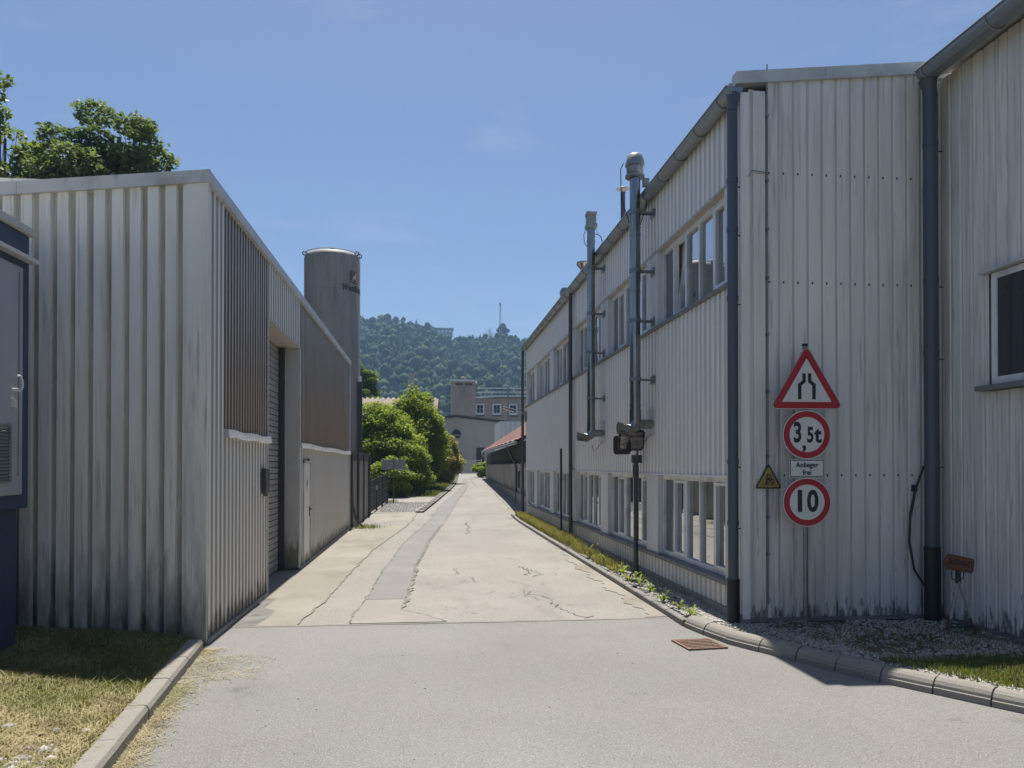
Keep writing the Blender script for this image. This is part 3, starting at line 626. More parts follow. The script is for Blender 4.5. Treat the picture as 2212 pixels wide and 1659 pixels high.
# roof edge trims
def tr(parent, a, b, P0=None):
    return MB().box(PLW - .03, PLW + .035, a, b, 5.165, 5.30).build('roof_trim', m_trim, parent)
ys = [S0 + .04, 11.3, 14.3, 17.3, 20.3, 23.0, S1 + .05]
for a, b in zip(ys, ys[1:]): tr(hl, a, b - .006)
xs = [-12, -9.5, -7.0, -4.45, PLW + .042]
for a, b in zip(xs, xs[1:]):
    b -= .004; z0, z1 = topL(a), topL(b)
    v = [(a, S0 - .035, z0 - .14), (b, S0 - .035, z1 - .14), (b, S0 - .035, z1), (a, S0 - .035, z0), (a, S0 + .036, z0 - .14), (b, S0 + .036, z1 - .14), (b, S0 + .036, z1), (a, S0 + .036, z0)]
    MB().add(v, [(0, 1, 2, 3), (4, 7, 6, 5), (0, 4, 5, 1), (3, 2, 6, 7), (0, 3, 7, 4), (1, 5, 6, 2)]).build('roof_trim', m_trim, hl)
v = [(-12, S0 + .04, topL(-12) - .05), (PLW - .03, S0 + .04, 5.24), (PLW - .03, S1, 5.24), (-12, S1, topL(-12) - .05)]
MB().add(v + [(x, y, z - .1) for x, y, z in v], [(0, 1, 2, 3), (7, 6, 5, 4), (0, 4, 5, 1), (1, 5, 6, 2), (2, 6, 7, 3), (3, 7, 4, 0)]).build('roof', m_trim, hl)
MB().box(PLW - .5, PLW - .14, S0 + .3, S0 + .6, 5.2, 5.33).build('roof_cap', m_navy, hl)
MB().box(PLW - .03, PLW + .02, S0 + .02, 12.2, 0, .055).box(PLW - .03, PLW + .02, 15.2, S1, 0, .055).build('foundation', m_conc, hl)

# ================================================================== kerbs
def prof_kerb(parent, pts, length, prof, m, name='kerb_stone', gap=.012):
    """prof: closed (d, z) outline, d to the right of travel"""
    P = [Vector((a, b, 0)) for a, b in pts]; segs = []; acc = [0]
    for a, b in zip(P, P[1:]): acc.append(acc[-1] + (b - a).length)
    def at(s):
        s = max(0, min(acc[-1] - 1e-6, s))
        for i in range(len(P) - 1):
            if s <= acc[i + 1]: t = (s - acc[i]) / (acc[i + 1] - acc[i]); return P[i].lerp(P[i + 1], t)
    s = 0
    while s < acc[-1] - .05:
        ln = length(s) if callable(length) else length
        e = min(acc[-1], s + ln)
        a, b = at(s + gap / 2), at(e - gap / 2); t = (b - a).normalized(); nrm = Vector((t.y, -t.x, 0))
        n = len(prof); jz = random.uniform(-.004, .004); jd = random.uniform(-.004, .004)
        V = [a + nrm * (d_ + jd) + Vector((0, 0, z + jz + gz(a.y))) for d_, z in prof] + [b + nrm * (d_ + jd) + Vector((0, 0, z + jz + gz(b.y))) for d_, z in prof]
        MB().add(V, [tuple(range(n)), tuple(range(2 * n - 1, n - 1, -1))] + [(i, n + i, n + (i + 1) % n, (i + 1) % n) for i in range(n)]).build(name, m, parent)
        s = e
kl = empty('kerb', kind='structure', label='straight concrete kerb between the mown lawn and the asphalt')
prof_kerb(kl, [(kerbL(8.66), 8.66), (kerbL(3), 3), (kerbL(-2), -2)], .78, [(0, -.1), (0, .085), (.02, .118), (.04, .125), (.15, .125), (.165, .1), (.165, -.1)], m_kerb)
kr = empty('kerb', kind='structure', label='low grey kerb along the planted strip of the long hall')
prof_kerb(kr, [(3.14, 29.3), (3.145, 9.3)], lambda s: .98 if s < 15.5 else .36, [(0, -.1), (0, .07), (-.01, .085), (-.09, .085), (-.10, .07), (-.10, -.1)][::-1], mat('grey_kerb', (.19, .18, .165), .9, layers=[((.27, .26, .24), 12, (1, 1, 1), .5, .75, 4)], bump=.003, bscale=60))
kc = empty('kerb', kind='structure', label='broad rounded concrete kerb curving to the right')
rp = [(0, -.1), (0, .055), (-.012, .06), (-.018, .085), (-.04, .115), (-.075, .135), (-.12, .142), (-.17, .135), (-.21, .115), (-.225, .09), (-.225, -.1)]
prof_kerb(kc, KB, .46, rp[::-1], m_kerb, gap=.014)
# drain
dr = empty('drain_grate', (3.0, 8.32, 0), R(6), label='rusty slotted iron drain grate set in the asphalt by the curved kerb', cat='drain grate')
MB().box(-.23, .23, -.23, .23, -.04, .004).build('pit', m_pitb, dr)
MB().box(-.23, .23, .20, .23, .0, .02).box(-.23, .23, -.23, -.20, 0, .02).box(-.23, -.20, -.20, .20, 0, .02).box(.20, .23, -.20, .20, 0, .02).build('frame', m_rust, dr)
for i in range(6): MB().box(-.198, .198, -.18 + i * .066, -.18 + i * .066 + .032, .0041, .021).build('bar', m_rust, dr)

# ================================================================== signs
def text_mesh(s, size, xs=1, offset=0):
    cu = bpy.data.curves.new('t', 'FONT'); cu.body = s; cu.size = size; cu.offset = offset; cu.align_x = 'CENTER'; cu.align_y = 'CENTER'; cu.resolution_u = 4
    o = bpy.data.objects.new('t', cu); col.objects.link(o); dg = bpy.context.evaluated_depsgraph_get(); dg.update()
    me = bpy.data.meshes.new_from_object(o.evaluated_get(dg)); bpy.data.objects.remove(o)
    for v in me.vertices: v.co.x *= xs
    return me
def put_text(name, s, size, xs, parent, m, fn, offset=0):
    me = text_mesh(s, size, xs, offset)
    for v in me.vertices: v.co = Vector(fn(v.co.x, v.co.y))
    me.materials.clear(); me.materials.append(m); me.update(); return link(name, me, parent)
def rtri(w, h, r, n=5):
    """triangle apex up, centred on its base line middle, rounded corners"""
    c = [Vector((-w / 2, 0)), Vector((w / 2, 0)), Vector((0, h))]; out = []
    for i in range(3):
        p, a, b = c[i], c[i - 1], c[(i + 1) % 3]; da, db = (a - p).normalized(), (b - p).normalized()
        ang = da.angle(db); t = r / math.tan(ang / 2); ce = p + (da + db).normalized() * (r / math.sin(ang / 2))
        s_, e_ = p + da * t, p + db * t; a0 = math.atan2(*(s_ - ce).yx); a1 = math.atan2(*(e_ - ce).yx)
        dd = (a1 - a0 + math.pi) % (2 * math.pi) - math.pi
        out += [(ce.x + r * math.cos(a0 + dd * k / n), ce.y + r * math.sin(a0 + dd * k / n)) for k in range(n + 1)]
    return out
def circ(r, n=40): return [(r * math.cos(2 * math.pi * k / n), r * math.sin(2 * math.pi * k / n)) for k in range(n)]
def rrect(w, h, r, n=4):
    o = []
    for cx, cy, a in ((w / 2 - r, h / 2 - r, 0), (-w / 2 + r, h / 2 - r, 90), (-w / 2 + r, -h / 2 + r, 180), (w / 2 - r, -h / 2 + r, 270)):
        o += [(cx + r * math.cos(R(a + 90 * k / n)), cy + r * math.sin(R(a + 90 * k / n))) for k in range(n + 1)]
    return o
UX, UZ = (1, 0, 0), (0, 0, 1)        # ux x uz = -y : towards the camera
def plate(name, poly, z, y, th, m, parent, x=0): return MB().prism(poly, (x, y, z), UX, UZ, th).build(name, m, parent)
sp = empty('sign_post', (4.48, 8.77, .07), R(-4), label='steel post with two red bordered round signs, a warning triangle and an Anlieger frei plate', cat='road sign')
MB().tube([(0, 0, -.02), (0, 0, 3.36)], .028, 14).build('pole', m_galv, sp, smooth=True)
MB().tube([(0, 0, 3.36), (0, 0, 3.39)], .034, 14).build('pole_cap', m_black, sp)
t0 = plate('triangular_sign', rtri(.90, .78, .05), 2.60, -.035, .008, m_galv, sp)
plate('border', rtri(.885, .767, .045), 2.605, -.0435, .002, m_signw, t0); plate('border', rtri(.87, .752, .042), 2.612, -.046, .002, m_red, t0)
plate('face', rtri(.60, .52, .006), 2.69, -.0485, .002, m_signw, t0)
for s_ in (-1, 1):
    pts = [(.107, 0), (.066, 0), (.066, .165), (.014, .205), (.014, .31), (.054, .31), (.054, .225), (.107, .185)]
    poly = [(s_ * a, b) for a, b in pts]
    if s_ > 0: poly = poly[::-1]
    plate('symbol', poly, 2.72, -.051, .002, m_signb, t0)
def roundsign(z):
    r = plate('round_sign', circ(.295), z, -.035, .008, m_galv, sp)
    plate('border', circ(.292), z, -.0435, .002, m_signw, r); plate('border', circ(.281), z, -.046, .002, m_red, r); plate('face', circ(.21), z, -.0485, .002, m_signw, r); return r
r1 = roundsign(2.30); r2 = roundsign(1.495)
def T(z, x0=0): return lambda x, y: (x0 + x, -.0520, z + y)
put_text('lettering', '3', .33, .66, r1, m_signb, T(2.315, -.113), .010); put_text('lettering', ',', .27, .9, r1, m_signb, T(2.215, -.034), .008)
put_text('lettering', '5', .25, .66, r1, m_signb, T(2.29, .040), .009); put_text('lettering', 't', .27, .85, r1, m_signb, T(2.293, .133), .009)
put_text('lettering', '1', .35, .95, r2, m_signb, T(1.497, -.088), .012); put_text('lettering', '0', .35, .78, r2, m_signb, T(1.497, .067), .012)
pl = plate('supplementary_sign', rrect(.42, .215, .02), 1.897, -.035, .006, m_signw, sp)
plate('border', rrect(.408, .203, .016), 1.897, -.0415, .0015, m_signb, pl); plate('face', rrect(.39, .185, .010), 1.897, -.0435, .0015, m_signw, pl)
put_text('lettering', 'Anlieger', .085, .95, pl, m_signb, T(1.937), .0015); put_text('lettering', 'frei', .085, .95, pl, m_signb, T(1.847), .0015)
for z in (3.28, 2.68, 2.52, 2.08, 1.96, 1.84, 1.72, 1.27): MB().box(-.04, .04, -.034, .034, z - .012, z + .012).build('clamp', m_galv, sp)
# forklift sign
fs = empty('warning_sign', (PW + .32, SG - .035, 1.72), 0, label='small faded yellow triangle with a forklift symbol on the hall corner', cat='warning sign')
plate('plate', rtri(.345, .31, .02), 0, 0, .003, m_signb, fs); plate('face', rtri(.295, .258, .012), .015, -.0035, .0015, m_yell, fs)
mb = MB()
def ln(pts, w=.0035):
    for (a, b) in zip(pts, pts[1:]):
        dx, dy = b[0] - a[0], b[1] - a[1]; l = math.hypot(dx, dy); nx, ny = -dy / l * w, dx / l * w
        mb.prism([(a[0] + nx, a[1] + ny), (a[0] - nx, a[1] - ny), (b[0] - nx, b[1] - ny), (b[0] + nx, b[1] + ny)], (0, -.006, .03), UX, UZ, .0015)
ln([(-.035, .03), (-.02, .15)]); ln([(-.028, .03), (-.013, .15)]); ln([(-.085, .025), (-.028, .025)], .003); ln([(-.012, .06), (-.005, .14), (.03, .14), (.04, .075)])
ln([(-.03, .06), (.02, .06), (.03, .08), (.065, .08), (.068, .035), (-.03, .035), (-.03, .06)]); ln([(.0, .07), (.012, .11), (.02, .07)], .006)
for cx in (-.022, .045): ln([(cx + .016 * math.cos(t * math.pi / 6), .03 + .016 * math.sin(t * math.pi / 6)) for t in range(13)])
mb.build('forklift_symbol', m_signb, fs)
# detour sign, upside down on a tripod
um = empty('detour_sign', (6.02, 8.2, .085), R(10), label='faded orange Umleitung arrow sign hanging upside down on a rusty tripod', cat='detour sign')
arrow = [(-.225, .01), (-.155, .095), (.20, .075), (.225, .05), (.225, -.07), (.20, -.095), (-.155, -.085)][::-1]
rot = lambda p, a=R(-8): (p[0] * math.cos(a) - p[1] * math.sin(a), p[0] * math.sin(a) + p[1] * math.cos(a))
pn = MB().prism([rot(p) for p in arrow], (0, 0, .80), UX, UZ, .006).build('arrow_panel', m_oldred, um)
MB().prism([rot((p[0] * .94, p[1] * .88)) for p in arrow], (0, -.007, .80), UX, UZ, .0015).build('face', m_orange, pn)
def up(x, y):
    q = rot((-x + .02, -y)); return (q[0], -.0105, .80 + q[1])
put_text('lettering', 'Umleitung', .105, .80, pn, m_signb, up, .001)
mb = MB(); mb.box(-.025, .025, -.015, .02, .57, .72).tube([(-.09, .01, .72), (-.08, .01, .62), (0, .01, .61), (.08, .01, .62), (.09, .01, .72)], .007, 6); mb.build('bracket', m_dsteel, um)
for (fx, fy) in ((-.22, -.06), (.0, .17), (.155, -.08)):
    MB().tube([(0, 0, .60), (fx * .7, fy * .7, .18)], .015, 8).build('leg', m_oldwhite, um, smooth=True)
    MB().tube([(fx * .7, fy * .7, .18), (fx, fy, 0)], .015, 8).build('leg', m_oldred, um, smooth=True)
MB().tube([(-.2, -.05, .09), (.14, -.07, .09)], .008, 6).tube([(-.2, -.05, .09), (0, .16, .09), (.14, -.07, .09)], .008, 6).build('brace', m_dsteel, um)

# traffic mirror
mi = empty('traffic_mirror', (3.66, 13.35, .07), 0, label='pair of rounded rectangular traffic mirrors on a dark post in the planted strip', cat='traffic mirror')
MB().tube([(0, 0, 0), (0, 0, 1.75), (0, 0, 2.1)], .042, 12).tube([(0, 0, 1.72), (0, 0, 1.95)], .055, 12).build('post', m_dsteel, mi, smooth=True)
MB().box(-.07, .10, -.05, .05, 1.98, 2.12).tube([(.0, -.05, 2.02), (0, -.12, 2.2)], .02, 8).build('clamp', m_dsteel, mi)
def mirror(cx, cy, cz, w, h, rz, rx=0):
    hld = MB().prism(rrect(w, h, .08), (0, .03, 0), UX, UZ, .05).build('mirror_housing', m_black, mi, bevel=.01)
    hld.location = (cx, cy, cz); hld.rotation_euler = (R(rx), 0, R(rz))
    V = []; F = []; n, m_ = 12, 9; ww, hh = w - .06, h - .06
    for j in range(m_ + 1):
        for i in range(n + 1):
            u, v_ = i / n * 2 - 1, j / m_ * 2 - 1
            k = (1 - .18 * abs(u) ** 6 * 0 ); x_ = u * ww / 2 * (1 - .10 * v_ ** 8); z_ = v_ * hh / 2 * (1 - .10 * u ** 8)
            V.append((x_, -.024 - .035 * (1 - u * u) * .5 - .035 * (1 - v_ * v_) * .5, z_))
    for j in range(m_):
        for i in range(n): a = j * (n + 1) + i; F.append((a, a + 1, a + n + 2, a + n + 1))
    npmesh('mirror_glass', V, F, m_mirror, hld, smooth=True)
    mb = MB(); P_ = rrect(w - .02, h - .02, .07); k = 0
    for i in range(len(P_)):
        a, b = P_[i], P_[(i + 1) % len(P_)]; L_ = math.dist(a, b); nn = max(1, int(L_ / .05))
        for j in range(nn):
            k += 1
            if k % 2: continue
            p = (a[0] + (b[0] - a[0]) * j / nn, a[1] + (b[1] - a[1]) * j / nn); mb.box(p[0] - .016, p[0] + .016, -.026, -.019, p[1] - .012, p[1] + .012)
    mb.build('reflector_strip', m_oldred, hld)
mirror(-.10, -.07, 2.385, .47, .38, 0, 14); mirror(-.235, .06, 2.30, .42, .34, 118, 0)
pg = empty('marker_post', (3.57, 20.6, .07), label='thin dark steel post standing in the weeds near the middle downpipe', cat='post')
MB().tube([(0, 0, 0), (0, 0, 2.4)], .034, 10).tube([(0, 0, 1.55), (0, 0, 1.6)], .045, 10).build('pole', m_dsteel, pg, smooth=True)

# ================================================================== flues
def flue(S, P, z0, z1, r, fan, label):
    f = empty('flue_pipe', (0, 0, 0), label=label, cat='flue pipe', group='stainless flue pipes on the right hall')
    MB().tube([(P, S, z0 + .05), (P, S, z1)], r, 20).build('pipe', m_steel, f, smooth=True)
    mb = MB()
    z = z0 + .35
    while z < z1 - .2: mb.tube([(P, S, z), (P, S, z + .035)], r + .007, 20); z += .97
    mb.build('joint_bands', m_steel, f, smooth=True)
    MB().tube([(P, S, z0 + .3), (P, S, z0 + .12), (P - .02, S, z0), (P - .10, S, z0 - .05), (P - .28, S - .02, z0 - .02)], r * 1.1, 20).build('elbow', m_steel, f, smooth=True)
    MB().tube([(P - .28, S - .02, z0 - .02), (P - .30, S - .022, z0 - .02)], r * 1.18, 20).build('end_cap', m_steel, f, smooth=True)
    MB().tube([(P, S, z0 + .05), (PW - .02, S, z0 + .05)], r * .9, 16).build('wall_branch', m_steel, f, smooth=True)
    MB().box(PW - .035, PW - .003, S - .05, S + .36, z0 - .15, z0 + .30).build('wall_plate', m_trim, f)
    for z in (3.45, 4.45, 5.3, 6.3):
        if z > 6.4: continue
        bmb = MB(); bmb.box(P + r * .6, PW + .01, S + .03, S + .045, z, z + .03).box(P + r * .6, PW + .01, S - .06, S - .045, z, z + .03).box(PW - .03, PW + .0, S - .09, S + .09, z - .05, z + .08)
        bmb.tube([(P, S, z - .01), (P, S, z + .06)], r + .012, 18); bmb.build('bracket', m_galv, f)
    if fan == 'dome':
        MB().lathe([(.0, z1 - .04), (.165, z1 - .04), (.165, z1), (.12, z1 + .01), (.145, z1 + .05), (.14, z1 + .15), (.165, z1 + .155), (.165, z1 + .20), (.13, z1 + .33), (.10, z1 + .36), (0, z1 + .375)], P, S, 20).build('exhaust_fan', m_galv, f, smooth=True)
        MB().box(P + .14, P + .24, S - .05, S + .05, z1 - .18, z1 - .05).build('switch_box', m_galv, f)
        mb = MB(); mb.tube([(P - .2, S, z1 + .2), (P - .25, S, z1 + .1), (P - .24, S, z1 - .4), (P - .1, S, z1 - .8), (P + .1, S - .02, z1 - .9)], .008, 6).tube([(P + .2, S, z1 - .15), (P + .2, S, z1 - .5), (P + .08, S - .05, z1 - .85)], .008, 6)
        mb.build('cable', m_cable, f)
    else:
        MB().box(P - .12, P + .12, S - .12, S + .12, z1, z1 + .10).box(P - .10, P + .10, S - .10, S + .10, z1 + .101, z1 + .28).box(P - .115, P + .115, S - .115, S + .115, z1 + .281, z1 + .36).build('exhaust_fan', m_galv, f, bevel=.015)
        mb = MB(); mb.tube([(P - .09, S, z1 - .02), (P - .16, S, z1 - .12), (P - .15, S, z1 - .3), (P - .08, S, z1 - .4)], .008, 6).tube([(P + .09, S, z1 - .1), (P + .22, S, z1 - .15), (P + .25, S, z1 - .3), (P + .1, S, z1 - .5)], .008, 6).tube([(P + .1, S, z1 + .0), (P + .42, S + .1, 6.75)], .004, 5)
        mb.build('cable', m_cable, f)
    if fan == 'dome': mb = MB()
    lp = MB(); lp.tube([(PW - .02, S + .05, z0 - .1), (P + .12, S, z0 - .3), (P + .05, S, z0 - .36), (P + .02, S, z0 - .2)], .006, 5); lp.build('cable', m_cable, f)
flue(12.8, 3.50, 2.66, 6.96, .09, 'dome', 'nearer tall stainless flue with a domed fan on top, on the window wall')
flue(16.5, 3.526, 2.66, 7.18, .086, 'box', 'farther stainless flue with a boxy fan on top, on the window wall')
def roofvent(P, S, z1, kind, label, r):
    z0 = slope6(P) + .02
    f = empty('roof_vent', (P, S, z0), label=label, cat='roof vent'); h = z1 - z0
    MB().tube([(0, 0, 0), (0, 0, h - .12)], r, 14).build('pipe', m_dsteel if kind == 'rain' else m_steel, f, smooth=True)
    if kind == 'rain':
        MB().lathe([(0, h), (.16, h - .035), (.17, h - .05), (0, h - .05)], 0, 0, 16).build('rain_cap', m_galv, f, smooth=True)
        mb = MB(); [mb.tube([(r * math.cos(a), r * math.sin(a), h - .15), (r * math.cos(a) * 1.3, r * math.sin(a) * 1.3, h - .045)], .006, 4) for a in (0, 2.1, 4.2)]; mb.build('cap_struts', m_galv, f)
    elif kind == 'funnel': MB().lathe([(r, h - .35), (r, h - .2), (.2, h - .07), (.2, h), (.0, h + .03)], 0, 0, 16).build('cowl', m_steel, f, smooth=True)
    else: MB().lathe([(r, h - .45), (.16, h - .2), (.17, h - .12), (.1, h), (0, h + .01)], 0, 0, 16).build('cowl', m_steel, f, smooth=True)
roofvent(4.6, 17.9, 8.65, 'rain', 'slim dark vent pipe with a flat rain cap behind the nearer flue', .055)
roofvent(4.3, 21.1, 7.68, 'funnel', 'short vent with a bright funnel cowl just behind the farther flue', .09)
roofvent(4.3, 24.1, 7.65, 'bulb', 'short steel vent with a bulged cowl farthest along the hall roof', .09)
# lamp at the far corner
la = empty('street_lamp', (PW, SE - .25, 3.95), label='wall mounted street lamp at the far corner of the long hall', cat='street lamp')
MB().box(-.06, .0, -.06, .06, -.2, .2).build('wall_bracket', m_galv, la)
MB().tube([(-.03, 0, .05), (-.2, 0, .12), (-.5, 0, .20)], .022, 8).build('arm', m_galv, la, smooth=True)
hd = MB(); hd.add([(-.42, -.08, .14), (-.42, .08, .14), (-.95, .07, .33), (-.95, -.07, .33), (-.42, -.06, .25), (-.42, .06, .25), (-.95, .05, .38), (-.95, -.05, .38)], [(0, 1, 2, 3), (4, 7, 6, 5), (0, 4, 5, 1), (1, 5, 6, 2), (2, 6, 7, 3), (3, 7, 4, 0)])
hd.build('lamp_head', m_galv, la, bevel=.015)
MB().add([(-.5, -.06, .13), (-.5, .06, .13), (-.93, .055, .285), (-.93, -.055, .285), (-.5, -.07, .165), (-.5, .07, .165), (-.93, .062, .32), (-.93, -.062, .32)], [(0, 1, 2, 3), (4, 7, 6, 5), (0, 4, 5, 1), (1, 5, 6, 2), (2, 6, 7, 3), (3, 7, 4, 0)]).build('lamp_cover', m_signw, la, bevel=.01)

# ================================================================== kiosk on the left edge
kx = -3.95
ki = empty('equipment_kiosk', label='tall navy equipment kiosk with a grey louvred door at the left edge', cat='kiosk')
MB().box(-6.6, kx - .10, 4.6, 8.08, .12, 1.58).build('base', m_navy, ki)
MB().box(-6.6, kx, 4.6, 8.11, 1.581, 4.28).build('cabin', m_navy, ki, bevel=.02)
MB().box(-6.65, kx + .05, 4.55, 8.15, 4.281, 4.345).build('roof', m_trim, ki)
dd = MB().box(kx + .001, kx + .03, 6.2, 7.93, 1.72, 3.92).build('door', m_kgrey, ki, bevel=.01)
MB().box(kx + .0, kx + .09, 6.2, 8.12, 4.00, 4.04).build('rain_strip', m_signw, ki)
MB().box(kx + .031, kx + .034, 7.84, 7.86, 1.9, 3.86).build('door_edge', m_louv, dd)
MB().box(kx + .031, kx + .05, 6.5, 7.70, 2.36, 2.385).box(kx + .031, kx + .05, 6.5, 7.70, 1.84, 1.86).box(kx + .031, kx + .05, 7.67, 7.70, 1.86, 2.36).build('vent_frame', m_louv, dd)
for i in range(15):
    z = 1.87 + i * .032
    MB().add([(kx + .032, 6.5, z + .02), (kx + .05, 6.5, z), (kx + .05, 7.66, z), (kx + .032, 7.66, z + .02), (kx + .032, 6.5, z + .024), (kx + .054, 6.5, z + .004), (kx + .054, 7.66, z + .004), (kx + .032, 7.66, z + .024)], [(0, 1, 2, 3), (4, 7, 6, 5), (0, 4, 5, 1), (1, 5, 6, 2), (2, 6, 7, 3), (3, 7, 4, 0)]).build('louvre_slat', m_louv, dd)
mb = MB(); mb.tube([(kx + .03, 7.74, 2.72), (kx + .09, 7.74, 2.72)], .016, 8).tube([(kx + .09, 7.74 + .07 * math.sin(t * .5), 2.78 + .075 * math.cos(t * .5)) for t in range(-1, 7)], .010, 6).box(kx + .03, kx + .06, 7.72, 7.77, 2.55, 2.63)
mb.build('handle', m_signw, dd)

# ================================================================== silo, wall, fence
SX, SY, SR, SZ = -4.1, 33.4, 1.17, 10.78
si = empty('silo', (SX, SY, 0), label='tall weathered grey cylindrical tank silo behind the low left hall', cat='silo')
MB().lathe([(SR, .2), (SR, SZ), (SR - .03, SZ + .08), (SR - .16, SZ + .20), (SR - .45, SZ + .28), (0, SZ + .33)], 0, 0, 64).build('tank', m_silo, si, smooth=True)
mb = MB()
for z in (9.9 - .55, 6.6, 4.55, 2.6): mb.lathe([(SR, z), (SR + .012, z + .01), (SR + .012, z + .03), (SR, z + .04)], 0, 0, 64)
mb.build('weld_seams', m_silo, si, smooth=True)
MB().tube([(SR * .97 * math.cos(t * math.pi / 16), SR * .97 * math.sin(t * math.pi / 16), SZ + .21 + .0) for t in range(33)], .02, 6).build('top_ring', m_silow, si, smooth=True)
MB().tube([(0, 0, SZ + .3), (0, 0, SZ + .52)], .09, 12).build('vent_stub', m_dsteel, si, smooth=True)
face = math.atan2(-SY, -SX)
def on(theta, z, dr=.006): a = face + theta; return ((SR + dr) * math.cos(a), (SR + dr) * math.sin(a), z)
for th in (-85, 62, 84):
    a = face + R(th); c_ = Vector(((SR - .03) * math.cos(a), (SR - .03) * math.sin(a), SZ + .2)); t_ = Vector((math.cos(a), math.sin(a), 0))
    MB().tube([c_ + t_ * (.09 * math.cos(k * math.pi / 5)) + Vector((0, 0, .09 * math.sin(k * math.pi / 5))) for k in range(11)], .025, 6).build('lifting_lug', m_dsteel, si, smooth=True)
me = text_mesh('Westfalen', .36, .8, .014)
x0 = min(v.co.x for v in me.vertices)
bm = bmesh.new(); bm.from_mesh(me); bmesh.ops.triangulate(bm, faces=bm.faces); bmesh.ops.subdivide_edges(bm, edges=[e for e in bm.edges if e.calc_length() > .06], cuts=2); bm.to_mesh(me); bm.free()
for v in me.vertices: v.co = Vector(on(R(18) + (v.co.x + .18 * v.co.y - x0) / SR, 9.42 + v.co.y, .02))
me.materials.clear(); me.materials.append(m_silob); link('lettering', me, si)
def emb(name, poly, m, dr):
    # fan of strips wrapped on the tank
    V = [on(R(38) + x / SR, 9.66 + z, dr) for x, z in poly]; mb = MB(); mb.add(V, [tuple(range(len(V)))]); mb.build(name, m, si)
emb('emblem', [(0, 0), (.44, 0), (.44, .46), (.36, .46), (.0, .46)], m_silow, .018)
def strip(name, x0, x1, z0, z1, m, dr):
    n = 6; mb = MB(); 
    for i in range(n): mb.quad(on(R(38) + (x0 + (x1 - x0) * i / n) / SR, 9.66 + z0, dr), on(R(38) + (x0 + (x1 - x0) * (i + 1) / n) / SR, 9.66 + z0, dr), on(R(38) + (x0 + (x1 - x0) * (i + 1) / n) / SR, 9.66 + z1, dr), on(R(38) + (x0 + (x1 - x0) * i / n) / SR, 9.66 + z1, dr))
    mb.build(name, m, si)
strip('emblem', 0, .045, 0, .48, m_silob, .03); strip('emblem', .045, .46, 0, .04, m_silob, .03); strip('emblem', .07, .42, .07, .48, m_silor, .028)
emb('emblem_horse', [(.10, .10), (.16, .09), (.18, .15), (.24, .19), (.33, .12), (.38, .14), (.33, .22), (.33, .30), (.36, .38), (.31, .44), (.27, .38), (.24, .30), (.16, .26), (.11, .20), (.13, .16)], m_silow, .034)

cw = empty('concrete_wall', label='stained concrete wall with dark capping beyond the storage hall', cat='wall')
CWP = [(-2.50, 24.62), (-2.28, 30.0)]
def wallseg(a, b, z0, z1, t, name, m, parent, bevel=0):
    a, b = Vector((*a, 0)), Vector((*b, 0)); d_ = (b - a).normalized(); n_ = Vector((-d_.y, d_.x, 0)) * t
    v = [a, b, b + n_, a + n_]; V = [(p.x, p.y, z0) for p in v] + [(p.x, p.y, z1) for p in v]
    return MB().add(V, [(3, 2, 1, 0), (4, 5, 6, 7), (0, 1, 5, 4), (1, 2, 6, 5), (2, 3, 7, 6), (3, 0, 4, 7)]).build(name, m, parent, bevel=bevel)
wallseg((-2.5, 24.62), (-2.28, 30.0), 0, 2.17, .2, 'wall', m_conc, cw)
wallseg((-2.46, 24.62), (-2.24, 30.03), 2.171, 2.45, .28, 'capping', m_wood, cw)
for i, (y, x) in enumerate(((24.75, -2.42), (26.3, -2.36), (27.9, -2.3), (29.6, -2.24))):
    MB().tube([(x, y, .05), (x, y, 2.4)], .045 if i != 2 else .03, 8).build('post', m_pipeb, cw, smooth=True)
MB().tube([(-2.42, 24.75, 1.9), (-2.4, 24.8, .8), (-2.3, 24.9, .3), (-2.08, 25.0, .03)], .035, 8).build('drain_hose', m_pipeb, cw, smooth=True)
du = empty('vent_duct', (-2.95, 33.1, 0), label='dark vertical ribbed duct standing right beside the silo', cat='duct')
MB().box(-.12, .14, -.12, .12, .2, 5.55).build('duct', m_dsteel, du)
for i in range(5): MB().box(-.10 + i * .05, -.08 + i * .05, -.15, -.121, .25, 5.5).build('rib', m_dsteel, du)
MB().tube([(0.02, 0, 5.551), (0.02, 0, 5.8)], .1, 10).build('cowl', m_signw, du, smooth=True)
fe = empty('fence', label='dark mesh panel fence with a gate beside the side yard', cat='fence')
FA, FB = Vector((-2.25, 30.15, 0)), Vector((-1.9, 35.9, 0))
npan = 3
for i in range(npan):
    a = FA.lerp(FB, i / npan); b = FA.lerp(FB, (i + 1) / npan); mb = MB(); L_ = (b - a).length
    for k in range(int(L_ / .06)): p = a.lerp(b, k * .06 / L_); z = gz(p.y); mb.box(p.x - .006, p.x + .006, p.y - .02, p.y + .02, z + .08, z + 1.35)
    for z in (.12, .42, .72, 1.02, 1.32):
        mb.tube([(a.x + .012, a.y, gz(a.y) + z), (b.x + .012, b.y, gz(b.y) + z)], .013, 5)
    mb.build('mesh_panel', m_dsteel, fe)
    MB().box(a.x - .04, a.x + .04, a.y - .04, a.y + .04, gz(a.y), gz(a.y) + 1.42).build('post', m_dsteel, fe)
MB().box(FB.x - .04, FB.x + .04, FB.y - .04, FB.y + .04, gz(36), gz(36) + 1.42).build('post', m_dsteel, fe)
MB().box(-2.22, -2.10, 31.9, 32.05, 1.0, 1.2).build('gate_lock', m_signw, fe)
rs = empty('road_sign', (-1.62, 36.2, gz(36)), R(6), label='two grey sign backs side by side on one post past the fence', cat='road sign')
MB().tube([(0, 0, 0), (0, 0, 2.05)], .03, 8).build('pole', m_dsteel, rs)
